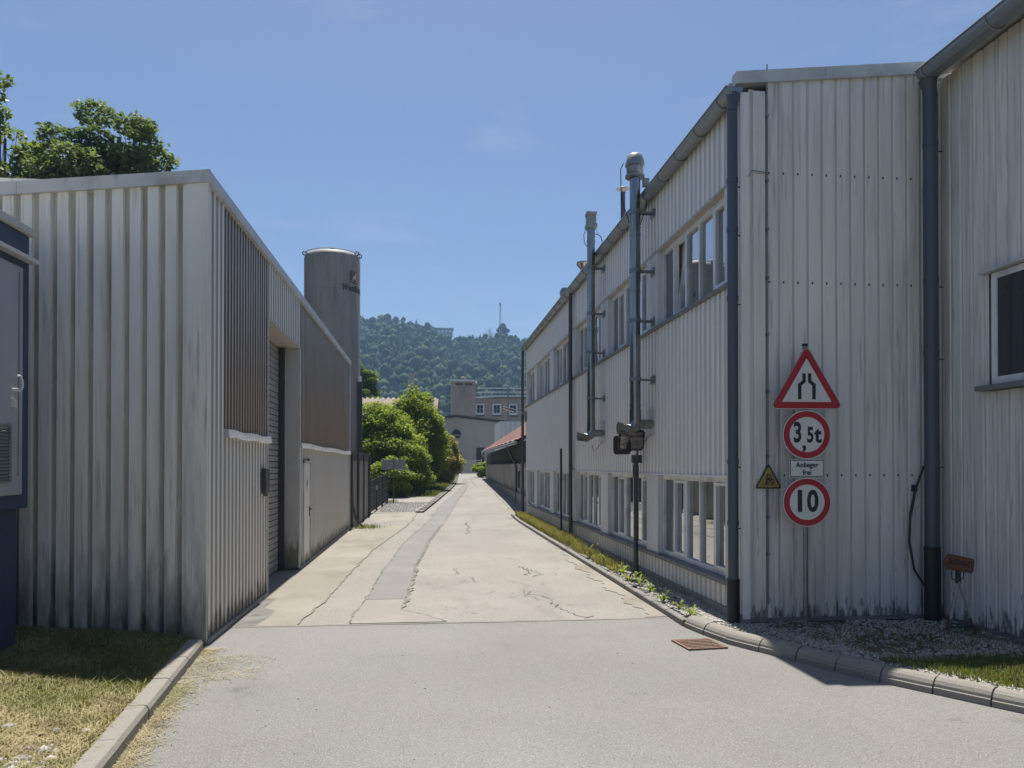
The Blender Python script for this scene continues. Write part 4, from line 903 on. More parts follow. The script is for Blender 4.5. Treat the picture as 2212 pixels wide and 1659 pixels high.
for x in (-.28, .28): MB().box(x - .265, x + .265, -.05, -.03, 1.52, 1.98).build('sign_plate', m_galv, rs, bevel=.003)

# paved gutter stones and cobbles
gs = empty('stone_gutter', kind='structure', label='rows of pale gutter stones along the left road edge')
S = 30.9; nst = 0
while S < 60:
    for r_ in (0, 1):
        P = fL(S) - .02 - .16 * (2 - r_); L_ = .42
        MB().box(P, P + .14, S, S + L_, gz(S) - .05, gz(S + .3) + .03 + random.uniform(0, .02)).build('gutter_stone', m_kerb, gs)
        nst += 1
    S += .45
mb = MB()
for i in range(30):
    for j in range(44):
        x, y = -2.0 + i * .06 * 1.9, 31.2 + j * .11
        if x > fL(y) - .5: continue
        z = gz(y); q = random.uniform(.0, .012); mb.box(x, x + .095, y + (.05 if i % 2 else 0), y + .09 + (.05 if i % 2 else 0), z - .02, z + .006 + q)
mb.build('cobble_paving', m_cobble, kind='stuff', label='small grey setts laid at the mouth of the side yard')

# ================================================================== tiled shed on the right
shd = empty('tiled_shed', (4.05, 33.0, 0), R(-1.88), label='long low shed with a red tiled roof beyond the long hall', cat='shed')
L0, L1 = -2.2, 36
MB().box(0, .3, L0, L1, -.2, 2.05).build('wall', m_shedw, shd); MB().box(-.06, -.001, L0, L1, -.2, .75).build('plinth', m_conc, shd)
MB().box(.6, 7, L0, L1, 0, 3.0).build('inner_wall', m_wood, shd)
for i in range(60):
    y = L0 + .2 + i * .63
    if y < L1 - .1: MB().box(.26, .55, y, y + .56, 2.051, 3.15).build('board', m_wood, shd)
MB().box(-.03, .35, L0, L1, 2.051, 2.10).build('coping', m_conc, shd)
def ez(y): return 2.98 + .3 * (y - L0) / (L1 - L0)
rise = .65
V = []; F = []; nrow = 13; ncol = 60
for j in range(nrow):
    for (e, dz) in ((0, .08), (1, .02)):
        for i in range(ncol + 1):
            y = L0 - .2 + (L1 - L0 + .4) * i / ncol; x = -.45 + (j + e) * .38; V.append((x, y, ez(y) + (j + e) * .38 * rise + dz + .025 * math.sin(i * 1.3 + j)))
for j in range(nrow):
    for i in range(ncol): a = (2 * j) * (ncol + 1) + i; F.append((a, a + 1, a + ncol + 2, a + ncol + 1))
    if j:
        for i in range(ncol): a = (2 * j - 1) * (ncol + 1) + i; b = (2 * j) * (ncol + 1) + i; F.append((a, a + 1, b + 1, b))
npmesh('tile_roof', V, F, m_tile, shd)
MB().add([(-.42, L0 - .1, ez(L0) - .03), (4.4, L0 - .1, ez(L0) + 3.05), (4.4, L1, ez(L1) + 3.05), (-.42, L1, ez(L1) - .03), (-.42, L0 - .1, ez(L0) - .1), (4.4, L0 - .1, ez(L0) + 2.9), (4.4, L1, ez(L1) + 2.9), (-.42, L1, ez(L1) - .1)], [(0, 1, 2, 3), (4, 7, 6, 5), (0, 4, 5, 1), (1, 5, 6, 2), (2, 6, 7, 3), (3, 7, 4, 0)]).build('roof_deck', m_wood, shd)
mb = MB(); mb.tube([(-.5, L0 - .2, ez(L0) - .05), (-.5, L1 + .2, ez(L1) - .05)], .07, 8); mb.build('gutter', m_zinc, shd, smooth=True)
MB().tube([(-.5, 3.0, 2.95), (-.4, 3.0, 2.7), (-.1, 3.0, 2.1), (-.06, 3.0, 1.9), (-.06, 3.0, .2)], .05, 8).build('downpipe', m_pipeb, shd, smooth=True)
MB().tube([(-.5, 35.5, 3.2), (-.4, 35.5, 2.9), (-.1, 35.5, 2.6), (-.08, 35.5, .8)], .06, 8).build('downpipe', m_signw, shd, smooth=True)
MB().box(-.0, 6, L1 + .3, L1 + .5, .5, 3.1).build('end_wall', m_shedw, shd)
MB().box(-.08, -.02, L0 + 3.7, L0 + 4.2, 1.0, 1.75).build('meter_box', m_pipeb, shd)
gp2 = empty('lean_to', (10.2, 76, 0), label='pale ribbed sheet wall rising behind the tiled shed', cat='shed')
mb = MB(); ribbed(mb, 'x', 0, -1, -3.2, 6, 1, 6.4, pitch=.5, d=.1); mb.build('ribbed_wall', m_cladst, gp2); MB().box(-3.2, 6, .02, 6, 1, 6.4).build('wall', m_cladst, gp2)

# ================================================================== buildings at the end of the road
wb = empty('rendered_building', (0, 91, 0), label='grey rendered building with low gable and a round window closing the road', cat='building')
zb = 1.0
gab = [(-4, 7.0), (3.2, 7.88), (10.2, 7.05)]
V = [(-4, 0, zb), (10.2, 0, zb), (10.2, 0, 6.95), (3.2, 0, 7.75), (-4, 0, 6.9)]; V2 = [(x, 22, z) for x, y, z in V]
MB().add(V + V2, [(0, 1, 2, 3, 4), (9, 8, 7, 6, 5), (0, 5, 6, 1), (1, 6, 7, 2), (2, 7, 8, 3), (3, 8, 9, 4), (4, 9, 5, 0)]).build('wall', m_ren1, wb)
for (a, b) in (((-4.3, 6.93), (3.2, 7.80)), ((3.2, 7.80), (10.7, 6.93))):
    v = [(a[0], -.45, a[1]), (b[0], -.45, b[1]), (b[0], -.45, b[1] + .22), (a[0], -.45, a[1] + .22)]
    MB().add(v + [(x, 22, z) for x, y, z in v], [(0, 1, 2, 3), (7, 6, 5, 4), (0, 4, 5, 1), (3, 2, 6, 7), (1, 5, 6, 2), (0, 3, 7, 4)]).build('roof', m_roofg, wb)
rw = MB().prism(circ(.60, 28), (3.25, .02, 5.75), UX, UZ, .08).build('round_window', m_conc, wb)
MB().prism(circ(.52, 28), (3.25, -.061, 5.75), UX, UZ, .01).build('pane', m_blackg, rw); MB().box(2.75, 3.75, -.1, -.072, 5.55, 5.68).box(3.1, 3.16, -.1, -.072, 5.1, 5.549).build('frame', m_conc, rw)
dw = MB().box(3.0, 3.9, -.05, -.0, zb, 3.55).build('doorway', m_conc, wb); MB().box(3.1, 3.8, -.06, -.051, zb + .05, 3.4).build('pane', m_glass, dw); MB().box(3.1, 3.8, -.09, -.062, 2.8, 2.9).box(3.42, 3.48, -.09, -.062, 1.1, 2.79).build('frame', m_pipeb, dw)
MB().box(5.6, 6.55, -.04, .0, 1.1, 4.15).build('dark_opening', m_black, wb); mb = MB(); [mb.box(5.65 + k * .12, 5.69 + k * .12, -.07, -.041, 1.1, 4.1) for k in range(8)]; mb.build('bars', m_dsteel, wb)
gt = empty('yard_gate', (0, 84.5, gz(84.5)), label='pale horizontal bar gate across the end of the road', cat='gate')
for k in range(8): MB().tube([(3.6, 0, .15 + k * .19), (5.75, .05, .15 + k * .19)], .032, 6).build('rail', m_silow, gt)
for x in (3.6, 5.75): MB().box(x - .05, x + .05, -.05, .05, 0, 1.65).build('post', m_silow, gt)

pb = empty('pink_building', (0, 118.5, 0), label='pinkish rendered building with a square tower and three small windows in the distance', cat='building')
MB().box(7.21, 20, .5, 14, 3, 12.5).build('wall', m_ren2, pb); MB().box(3.5, 7.2, 0, 5, 3, 15.0).build('tower', m_ren2, pb)
MB().box(3.25, 7.4, -.2, 5.2, 15.001, 15.25).build('tower_cap', m_white, pb)
for x in (4.1, 5.55): MB().box(x, x + 1.15, -.03, .0, 14.4, 14.72).build('louvre_opening', m_roofg, pb)
MB().tube([(5.3, 2, 15.25), (5.3, 2, 15.7)], .14, 8).lathe([(.45, 15.7), (.4, 15.82), (0, 16.05)], 5.3, 2, 12).build('roof_cowl', m_fibre, pb)
v = [(5.6, .2, 12.3), (9.5, .2, 12.55), (20, .2, 12.75)]
MB().add([(5.6, .1, 12.25), (10, .1, 12.62), (20, .1, 12.75), (20, .1, 13.0), (10, .1, 12.87), (5.6, .1, 12.55), (5.6, 14, 12.25), (10, 14, 12.62), (20, 14, 12.75), (20, 14, 13.0), (10, 14, 12.87), (5.6, 14, 12.55)], [(0, 1, 4, 5), (1, 2, 3, 4), (11, 10, 7, 6), (10, 9, 8, 7), (0, 6, 7, 1), (1, 7, 8, 2), (5, 4, 10, 11), (4, 3, 9, 10), (0, 5, 11, 6), (2, 8, 9, 3)]).build('cornice', m_white, pb)
for x in (7.9, 10.5, 13.05, 15.6):
    wd = MB().box(x - .68, x + .68, .42, .499, 9.85, 11.62).build('window', m_white, pb)
    MB().box(x - .45, x + .45, .39, .419, 10.2, 11.4).build('pane', m_blackg, wd); MB().box(x - .72, x + .72, .3, .419, 9.68, 9.85).build('window_sill', m_roofg, wd)
    MB().box(x - .02, x + .02, .37, .389, 10.2, 11.4).box(x - .45, x + .45, .37, .389, 10.75, 10.79).build('glazing_bar', m_white, wd)
mb = MB(); [mb.tube([(7.3, .6, z), (20, .6, z + .15)], .05, 5) for z in (13.4, 14.0)]; [mb.tube([(x, .6, 12.8), (x, .6, 14.1)], .04, 5) for x in (7.4, 9.5, 11.6, 13.7, 15.8)]
mb.build('roof_railing', m_galv, pb)
up_ = empty('utility_pole', (10.75, 104, 1), label='slim grey pole rising in front of the pink building', cat='pole')
MB().tube([(0, 0, 0), (0, 0, 11.6)], .13, 8).build('pole', m_galv, up_, smooth=True); MB().box(-.3, .3, -.03, .03, 11.2, 11.27).build('crossarm', m_dsteel, up_)

# hall behind the bushes
hb = empty('corrugated_roof_hall', (*C2W(-9.5, 62), 0), R(-3), label='hall with a brownish corrugated roof half hidden behind the big bushes', cat='building')
MB().box(-7, 3.1, 0, 8, .5, 6.0).build('wall', m_ren1, hb)
V = []; F = []; n = 96
for i in range(n + 1):
    x = -7.3 + 10.7 * i / n; dz = .12 * (1 if (i % 4) in (1, 2) else 0); V += [(x, -.5, 5.9 + dz), (x, 4, 7.75 + dz), (x, 8.5, 5.9 + dz)]
for i in range(n): a = 3 * i; F += [(a, a + 3, a + 4, a + 1), (a + 1, a + 4, a + 5, a + 2)]
npmesh('roof', V, F, m_fibre, hb)
MB().add([(-7, .05, 6), (-7, 7.95, 6), (-7, 4, 7.65), (3.1, .05, 6), (3.1, 7.95, 6), (3.1, 4, 7.65)], [(0, 2, 1), (3, 4, 5)]).build('gable', m_ren1, hb)
ch = empty('chute', (*C2W(-9.9, 69), 0), 0, label='slanted pale grey chute sticking up behind the corrugated roof', cat='chute')
MB().add([(-.2, -.3, 1), (.35, -.3, 1), (1.15, -.3, 10.3), (.6, -.3, 10.3), (-.2, .3, 1), (.35, .3, 1), (1.15, .3, 10.3), (.6, .3, 10.3)], [(0, 1, 2, 3), (7, 6, 5, 4), (0, 4, 5, 1), (1, 5, 6, 2), (2, 6, 7, 3), (3, 7, 4, 0)]).build('duct', m_silow, ch)

# hill top houses and mast
def at_hill(xpix, Y): X = (xpix - 1106) / 1661 * Y; w = C2W(X, Y); return w[0], w[1], hill_h(X, Y), X
x, y, z, _ = at_hill(960, 752); z = 2 + (1006 - 711) * 752 / 1661
h_ = empty('hilltop_house', (x, y, z - 6), label='wide flat roofed house on the wooded ridge', cat='house')
MB().box(-8, 8, 0, 9, 0, 6.0).build('wall', m_ren1, h_); MB().box(-9, 9, -1, 10, 6.001, 7.4).build('roof', m_silow, h_)
for k in range(4): MB().box(-6.5 + k * 3.6, -4.6 + k * 3.6, -.08, 0, 3.2, 5).build('window', m_glass, h_)
x, y, z, _ = at_hill(928, 752); z = 2 + (1006 - 711) * 752 / 1661
h_ = empty('hilltop_house', (x, y, z - 6), label='small gabled house left of the flat roofed one on the ridge', cat='house')
MB().box(-7, 7, 0, 8, 0, 6).add([(-7, 0, 6), (7, 0, 6), (0, 0, 9.6), (-7, 8, 6), (7, 8, 6), (0, 8, 9.6)], [(0, 1, 2), (3, 5, 4)]).build('wall', m_ren1, h_)
MB().add([(-8, -.6, 5.6), (0, -.6, 9.9), (8, -.6, 5.6), (-8, 8.6, 5.6), (0, 8.6, 9.9), (8, 8.6, 5.6), (-8, -.6, 6.1), (0, -.6, 10.4), (8, -.6, 6.1), (-8, 8.6, 6.1), (0, 8.6, 10.4), (8, 8.6, 6.1)], [(6, 7, 10, 9), (7, 8, 11, 10), (0, 1, 7, 6), (1, 2, 8, 7), (0, 3, 4, 1), (1, 4, 5, 2), (0, 6, 9, 3), (2, 5, 11, 8)]).build('roof', m_roofg, h_); MB().box(-1, -.2, 3, 3.8, 8, 11.4).build('chimney', m_ren1, h_)
x, y, z, _ = at_hill(1080.5, 745); zt = 2 + (1006 - 654) * 745 / 1661
ms = empty('radio_mast', (x, y, z - 2), label='tall thin radio mast on the wooded ridge', cat='mast'); H = zt - z + 2
mb = MB()
for (a, b) in ((-1, -1), (1, -1), (0, 1)): mb.tube([(a * 1.6, b * 1.6, 0), (a * .5, b * .5, H - 3)], .22, 5)
for k in range(14):
    t = k / 14; r_ = 1.6 - 1.1 * t; z_ = (H - 3) * t; r2_ = 1.6 - 1.1 * (k + 1) / 14; z2 = (H - 3) * (k + 1) / 14
    mb.tube([(-r_, -r_, z_), (r2_, -r2_, z2)], .08, 4); mb.tube([(r_, -r_, z_), (0, r2_, z2)], .08, 4)
mb.build('lattice', m_signw, ms); MB().tube([(0, 0, H - 3), (0, 0, H)], .9, 8).build('antenna_head', m_galv, ms)

# ================================================================== vegetation
def leaves(centers, radii, n_each, size, flat=.55, seed=0, droop=.2, tilt=.5, shell=.55):
    r = np.random.default_rng(seed); C = []
    for c, ra, n in zip(centers, radii, n_each):
        d = r.normal(size=(n, 3)); d /= np.linalg.norm(d, axis=1)[:, None]
        rad = (shell + (1 - shell) * r.random(n) ** .5) * ra
        p = d * rad[:, None]; p[:, 2] *= flat; p += r.normal(size=(n, 3)) * ra * .08
        C.append(p + np.array(c))
    C = np.concatenate(C); N = len(C)
    nrm = r.normal(size=(N, 3)) * tilt + np.array([0, 0, 1.0]); nrm /= np.linalg.norm(nrm, axis=1)[:, None]
    a = r.normal(size=(N, 3)); u = np.cross(nrm, a); u /= np.linalg.norm(u, axis=1)[:, None]; v = np.cross(nrm, u)
    s = size * (.6 + .8 * r.random(N))[:, None]; u = u * s; v = v * s * .55
    V = np.stack([C - u, C - v * .9, C + u - np.array([0, 0, 1]) * s * droop, C + v * .9], 1).reshape(-1, 3)
    return V, np.arange(4 * N).reshape(-1, 4)
def tree(name, label, cat, loc, height, rad, trunk_r, nclump, per, leaf, m, seed, z_lo=.3, clump=.28, flat=.55, trunk_mb=True, group=None, top=1.0, gap=.0, wx=1.0, tilt=.5, fill=0):
    r = np.random.default_rng(seed); root = empty(name, loc, label=label, cat=cat, group=group)
    cz0 = height * z_lo; hz = (height - cz0) / 2; cc = []; k = 0
    while len(cc) < nclump and k < 20000:
        k += 1; d = r.uniform(-1, 1, 3); q = np.linalg.norm(d)
        if q > 1 or q < .35: continue
        w = 1 - .35 * max(0, d[2]) * top
        p = np.array([d[0] * rad * wx * w, d[1] * rad * w, cz0 + hz + d[2] * hz])
        if any(np.linalg.norm(p - o) < rad * clump * ((.55 if nclump < 90 else .38) + gap) for o in cc): continue
        cc.append(p)
    if trunk_mb:
        mb = MB(); lean = r.normal(size=2) * .04 * height; tp = height * (z_lo + .35)
        tr_ = [(lean[0] * t ** 2, lean[1] * t ** 2, tp * t) for t in (0, .25, .5, .75, 1)]
        mb.tube(tr_, [trunk_r, trunk_r * .8, trunk_r * .65, trunk_r * .5, trunk_r * .3], 9)
        lim = MB()
        for c in cc:
            t = min(.95, max(.25, (c[2] / tp) * r.uniform(.35, .7))); s = Vector((lean[0] * t * t, lean[1] * t * t, tp * t)); e = Vector(c)
            mid = s.lerp(e, .5) + Vector((0, 0, -.06 * height * r.random())) + Vector(r.normal(size=3) * .03 * rad)
            lim.tube([s, mid, e], [trunk_r * .34, trunk_r * .2, trunk_r * .07], 5, cap=False)
            for _ in range(2):
                e2 = mid + (e - mid) * .9 + Vector(r.normal(size=3)) * rad * clump * .6
                lim.tube([mid, e2], [trunk_r * .12, trunk_r * .03], 4, cap=False)
        mb.build('trunk', m_bark, root, smooth=True); lim.build('limbs', m_bark, root, smooth=True)
    cr = [rad * clump * r.uniform(.7, 1.25) for _ in cc]; mean = np.mean(cr)
    V, F = leaves(cc, cr, [max(10, int(per * (x / mean) ** 2)) for x in cr], leaf, flat, seed + 1, tilt=tilt)
    if fill:
        d = r.normal(size=(fill, 3)); d /= np.linalg.norm(d, axis=1)[:, None]
        ph = r.uniform(0, 6, 4); bump_ = 1 + .10 * np.sin(d[:, 0] * 5 + ph[0]) * np.cos(d[:, 2] * 6 + ph[1]) + .07 * np.sin(d[:, 1] * 9 + ph[2] + d[:, 2] * 7)
        q = d * (bump_ * (.62 + .40 * r.random(fill) ** .6))[:, None]; w_ = 1 - .30 * np.maximum(0, q[:, 2]) * top
        C = np.stack([q[:, 0] * rad * wx * w_, q[:, 1] * rad * w_, cz0 + hz + q[:, 2] * hz], 1)
        Vf, Ff = leaves([(0, 0, 0)], [0], [fill], leaf, 1, seed + 5, tilt=.8)
        Vf = (Vf.reshape(-1, 4, 3) + C[:, None, :]).reshape(-1, 3); F = np.concatenate([F, Ff + len(V)]); V = np.concatenate([V, Vf])
    npmesh('crown', V, F, m, root); return root
def CW(X, Y, dz=0): w = C2W(X, Y); return (w[0], w[1], gz(w[1]) + dz)
tree('maple_tree', 'large dark green tree with open branching behind the left hall roof', 'tree', CW(-17.1, 33), 17.5, 2.95, .30, 50, 430, .12, m_tree, 11, z_lo=.55, clump=.27, flat=.5, gap=.25, top=.7)
tree('maple_tree', 'shorter pale green tree between the big tree and the left edge', 'tree', CW(-22.2, 36), 16.9, 2.6, .25, 40, 420, .14, m_tree2, 12, z_lo=.45, clump=.36)
tree('ash_tree', 'sparse light tree whose twigs reach in at the left edge', 'tree', CW(-20.9, 31.5), 17.9, 1.3, .14, 22, 110, .11, m_tree2, 13, z_lo=.5, clump=.38, gap=.25)
tree('maple_tree', 'dark round tree just left of the big tree behind the roof', 'tree', CW(-21.2, 37.5), 17.2, 1.7, .2, 26, 420, .13, m_tree, 14, z_lo=.5, clump=.45)
# bushes along the left roadside
tree('bush', 'biggest bright green bush hanging over the side yard', 'bush', CW(-7.6, 44), 4.95, 2.4, .12, 150, 430, .075, m_bush, 21, z_lo=.02, clump=.26, flat=.6, top=.6, tilt=.6, fill=26000)
tree('bush', 'second tall green bush beside the golden shrub', 'bush', CW(-5.9, 47), 6.05, 1.9, .12, 140, 380, .075, m_bush, 22, z_lo=.02, clump=.27, flat=.6, top=.8, tilt=.6, fill=22000)
tree('bush', 'low rounded bush directly behind the double sign backs', 'bush', CW(-6.35, 39.8), 2.1, 1.05, .05, 24, 420, .06, m_bush, 23, z_lo=.02, clump=.4, fill=5000)
tree('bush', 'knee high green shrub at the edge of the paved yard', 'bush', CW(-5.5, 42), 2.9, 1.1, .05, 24, 420, .06, m_bush, 24, z_lo=.0, clump=.4, fill=6000)
tree('golden_shrub', 'golden yellow shrub leaning over the far road edge', 'shrub', CW(-4.95, 57), 3.5, 1.15, .05, 60, 420, .07, m_gold, 25, z_lo=.02, clump=.4, fill=9000)
tree('bush', 'tall bush right behind the mesh fence', 'bush', CW(-9.2, 47), 3.6, 1.6, .08, 34, 420, .085, m_bush, 26, z_lo=.02, clump=.38)
tree('poplar_tree', 'green tree peeping out beside the silo above the fence', 'tree', CW(-15.2, 76), 11.6, 2.3, .2, 40, 420, .13, m_tree2, 27, z_lo=.2, clump=.34)
tree('bush', 'small weedy bush at the foot of the tiled shed', 'bush', CW(-2.7, 72), 1.6, .8, .04, 16, 240, .08, m_bush, 28, z_lo=.0, clump=.45)
tree('bush', 'bush behind the golden shrub next to the grey building', 'bush', CW(-7.0, 60), 4.6, 1.3, .08, 30, 420, .09, m_bush, 29, z_lo=.02, clump=.38)
tree('bush', 'broad dark bush filling the gap between the two tallest bushes', 'bush', CW(-6.3, 49.5), 5.0, 1.9, .1, 40, 460, .09, m_bush, 30, z_lo=.02, clump=.38, fill=12000)
# ridge trees
x, y, z, X_ = at_hill(1087, 748); tree('ridge_tree', 'ivy clad tree standing alone beside the mast on the ridge', 'tree', (x, y, z - 1), 25, 5.5, .5, 26, 160, 1.2, m_forest, 31, z_lo=.1, clump=.42)
x, y, z, X_ = at_hill(1058, 750); rb = tree('bare_tree', 'leafless tree on the ridge left of the mast', 'tree', (x, y, z), 17, 6, .45, 24, 3, .5, m_bark, 32, z_lo=.3, clump=.4)

# forest on the hillside, one mass
def ico(sub):
    bm = bmesh.new(); bmesh.ops.create_icosphere(bm, subdivisions=sub, radius=1); V = np.array([v.co[:] for v in bm.verts]); F = np.array([[v.index for v in f.verts] for f in bm.faces]); bm.free(); return V, F
I1 = ico(1); I2 = ico(2)
def decid(seed):
    r = np.random.default_rng(seed); Vs = []; Fs = []; n = 0
    for k in range(9):
        c = r.normal(size=3) * np.array([.42, .42, .28]) + np.array([0, 0, .62 + .1 * k / 9]); ra = r.uniform(.25, .45)
        V = I1[0] * (1 + r.normal(size=(len(I1[0]), 1)) * .14) * ra; V[:, 2] *= .85; Vs.append(V + c); Fs.append(I1[1] + n); n += len(V)
    V, F = leaves([(0, 0, .65)], [.78], [150], .075, .75, seed, tilt=1.2, shell=.75)
    tri = np.concatenate([F[:, [0, 1, 2]], F[:, [0, 2, 3]]]); Vs.append(V); Fs.append(tri + n)
    return np.concatenate(Vs), np.concatenate(Fs)
def conif(seed):
    r = np.random.default_rng(seed); Vs = []; Fs = []; n = 0
    for k in range(7):
        z0 = k / 7.5; R0 = .30 * (1 - z0) + .03; m_ = 9; a = np.arange(m_) * 2 * np.pi / m_ + r.random()
        rr = R0 * (.65 + .6 * r.random(m_)); V = np.stack([rr * np.cos(a), rr * np.sin(a), np.full(m_, z0) - .03 * r.random(m_)], 1); V = np.concatenate([V, [[0, 0, z0 + .26]]])
        Vs.append(V); Fs.append(np.array([[i, (i + 1) % m_, m_] for i in range(m_)]) + n); n += m_ + 1
    return np.concatenate(Vs), np.concatenate(Fs)
dec = [decid(100 + i) for i in range(6)]; con = [conif(200 + i) for i in range(4)]
def noise2(x, y): return math.sin(x * .031 + 1.3) * math.cos(y * .027 + .4) + .5 * math.sin(x * .07 + y * .05)
VD, FD, nD, VC, FC, nC = [], [], 0, [], [], 0
r = np.random.default_rng(5); pts = []; Y = 345.
while Y < 775:
    wid = 1; step = 8.6
    X = -.30 * Y if Y > 500 else -.26 * Y
    while X < .11 * Y:
        xx, yy = X + r.uniform(-4, 4), Y + r.uniform(-4, 4); pts.append((xx, yy)); X += step * (1 if -.23 * Y < X < .05 * Y else 1.6)
    Y += 8.4
for (X, Y) in pts:
    w = C2W(X, Y); z = hill_h(X, Y); nz = noise2(X, Y) + .9 * math.sin((Y - 560) * .02) * .0
    t = (Y - 330) / 430
    pc = .62 if (X > -95 and .35 < t < .85) else .12
    iscon = r.random() < pc + .22 * nz
    a = r.random() * 6.28; ca, sa = math.cos(a), math.sin(a)
    if iscon:
        V, F = con[r.integers(4)]; h = r.uniform(11, 18); s = np.array([h * .66, h * .66, h])
    else:
        V, F = dec[r.integers(6)]; h = r.uniform(5.5, 14.5); k_ = r.uniform(.5, .8); s = np.array([h * k_, h * k_, h * r.uniform(.8, 1.1)])
    if Y > 728: s = s * (.6 if X > -75 else .95)
    if Y > 722 and -92 < X < -48: s = s * .5
    V = V * s; V = np.stack([V[:, 0] * ca - V[:, 1] * sa, V[:, 0] * sa + V[:, 1] * ca, V[:, 2]], 1) + np.array([w[0], w[1], z - .8])
    if iscon: VC.append(V); FC.append(F + nC); nC += len(V)
    else: VD.append(V); FD.append(F + nD); nD += len(V)
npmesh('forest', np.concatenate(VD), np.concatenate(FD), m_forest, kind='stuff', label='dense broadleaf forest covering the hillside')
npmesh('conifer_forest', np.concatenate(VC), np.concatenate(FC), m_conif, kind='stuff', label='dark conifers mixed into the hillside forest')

# ------------------------------------------------------------------ ground cover
def blades(pos, h, w, m, name, label, lean=.5, flat=False, seed=0, **k):
    r = np.random.default_rng(seed); N = len(pos); pos = np.asarray(pos)
    a = r.random(N) * 2 * np.pi; hh = h * (.5 + r.random(N)); ww = w * (.6 + .8 * r.random(N))
    d = np.stack([np.cos(a), np.sin(a), np.zeros(N)], 1); sd = np.stack([-np.sin(a), np.cos(a), np.zeros(N)], 1)
    le = lean * r.random(N)
    if flat:
        el = r.normal(size=N) * .18 + .12; tip = d * (hh * np.cos(el))[:, None] + np.stack([0 * el, 0 * el, np.abs(hh * np.sin(el))], 1); mid = tip * .5 + np.stack([0 * el, 0 * el, hh * .05], 1)
    else:
        mid = d * (hh * le * .3)[:, None] + np.array([0, 0, 1]) * (hh * .6)[:, None]; tip = d * (hh * le)[:, None] + np.array([0, 0, 1]) * (hh * (1 - .3 * le))[:, None]
    s = sd * ww[:, None] * .5
    V = np.stack([pos - s, pos + s, pos + mid + s * .8, pos + mid - s * .8, pos + tip], 1).reshape(-1, 3)
    b = np.arange(N)[:, None] * 5
    F = np.concatenate([b + [0, 1, 2], b + [0, 2, 3], b + [3, 2, 4]])
    return npmesh(name, V, F, m, kind='stuff', label=label, **k)
def stones(pos, size, m, name, label, seed=0, flat=.6):
    r = np.random.default_rng(seed); N = len(pos); V0, F0 = ico(1) if False else (I0[0], I0[1])
    s = np.asarray(size)[:, None] * (np.array([1, .75, flat]) * (.8 + .4 * r.random((N, 3)))); a = r.random(N) * 6.28
    V = V0[None] * s[:, None, :] * (1 + .12 * r.normal(size=(N, len(V0), 1)))
    x = V[..., 0] * np.cos(a)[:, None] - V[..., 1] * np.sin(a)[:, None]; y = V[..., 0] * np.sin(a)[:, None] + V[..., 1] * np.cos(a)[:, None]
    V = np.stack([x, y, V[..., 2]], -1) + np.asarray(pos)[:, None, :]
    F = F0[None] + (np.arange(N) * len(V0))[:, None, None]
    return npmesh(name, V.reshape(-1, 3), F.reshape(-1, 3), m, kind='stuff', label=label)
bm = bmesh.new(); bmesh.ops.create_icosphere(bm, subdivisions=1, radius=1); I0 = (np.array([v.co[:] for v in bm.verts]), np.array([[v.index for v in f.verts] for f in bm.faces])); bm.free()
r = np.random.default_rng(9)
def sample(n, f):
    out = []
    while len(out) < n:
        p = f()
        if p: out.append(p)
    return out
def lawnp(dens=None):
    S = r.uniform(3.6, 8.85); P = kerbL(S) - .17 - r.random() * 4.2
    if P < kx - .1 and S < 8.1: return None
    n = math.sin(P * 2.1 + 1) * math.cos(S * 1.7) + .4 * math.sin(P * 6 + S * 5)
    if dens and r.random() > dens(n, P, S): return None
    return (P, S, lawn_z(P, S) - .003)
blades(sample(30000, lambda: lawnp(lambda n, P, S: .55 + .4 * n)), .045, .006, m_grass, 'lawn_grass', 'short mown green grass on the left lawn', seed=1)
blades(sample(62000, lambda: lawnp(lambda n, P, S: .75 - .3 * n)), .12, .006, m_straw, 'dry_clippings', 'dry straw coloured clippings lying on the left lawn', flat=True, seed=2)
def kerbstraw():
    S = r.uniform(4.0, 8.7); P = kerbL(S) + abs(r.normal()) * (.10 + (.22 if 7.4 < S < 8.4 else 0)) + .005
    return (P, S, .004)
blades(sample(5000, kerbstraw), .07, .004, m_straw, 'straw_litter', 'dry straw litter along the foot of the left kerb', flat=True, seed=3)
def leftstone():
    S = r.uniform(3.8, 5.9); P = kerbL(S) - .3 - r.random() * 2.4
    if r.random() > max(0, (5.6 - S) / 1.2) * .95 + .04: return None
    return (P, S, lawn_z(P, S) + .004)
pp = sample(1100, leftstone); stones(pp, r.uniform(.014, .06, len(pp)), m_peb, 'stones', 'white stones scattered in the lawn at the lower left', 4)
def bedp():
    S = r.uniform(4.2, 9.05); a = bed_left(S) + .02; P = r.uniform(a, 6.45)
    w = (.75 if S > 7.2 or P < a + .5 else .3) * (1 if math.sin(P * 3.1 + S) + math.sin(S * 4.3 - P * 2) > -.5 else .25)
    if r.random() > w: return None
    return (P, S, bed_z(P, S) + .004)
def stripp():
    S = 9.1 + (r.random() ** 1.6) * 11; P = r.uniform(3.25, PW - .03); return (P, S, bed_z(P, S) + .006)
pp = sample(9500, bedp) + sample(7500, stripp); stones(pp, r.uniform(.010, .026, len(pp)), m_peb, 'gravel', 'loose pale gravel below the halls on the right', 5)
def rgrass():
    S = r.uniform(3.2, 8.6); a = bed_left(S) + .02; P = r.uniform(a, 7.5)
    g_ = 1.0 if (S < 7.0 and P > a + .1) else (.10 if P > 4.3 else .03)
    if P > PG1 - .02 or r.random() > g_: return None
    return (P, S, bed_z(P, S))
blades(sample(20000, rgrass), .055, .007, m_grass, 'bank_grass', 'green grass behind the curved kerb on the right', seed=6)
def vg():
    S = 13.5 + r.random() * 15.6; P = 3.27 + abs(r.normal()) * .16
    if P > PW - .03 or (S < 18 and r.random() > .25): return None
    return (P, S, bed_z(P, S))
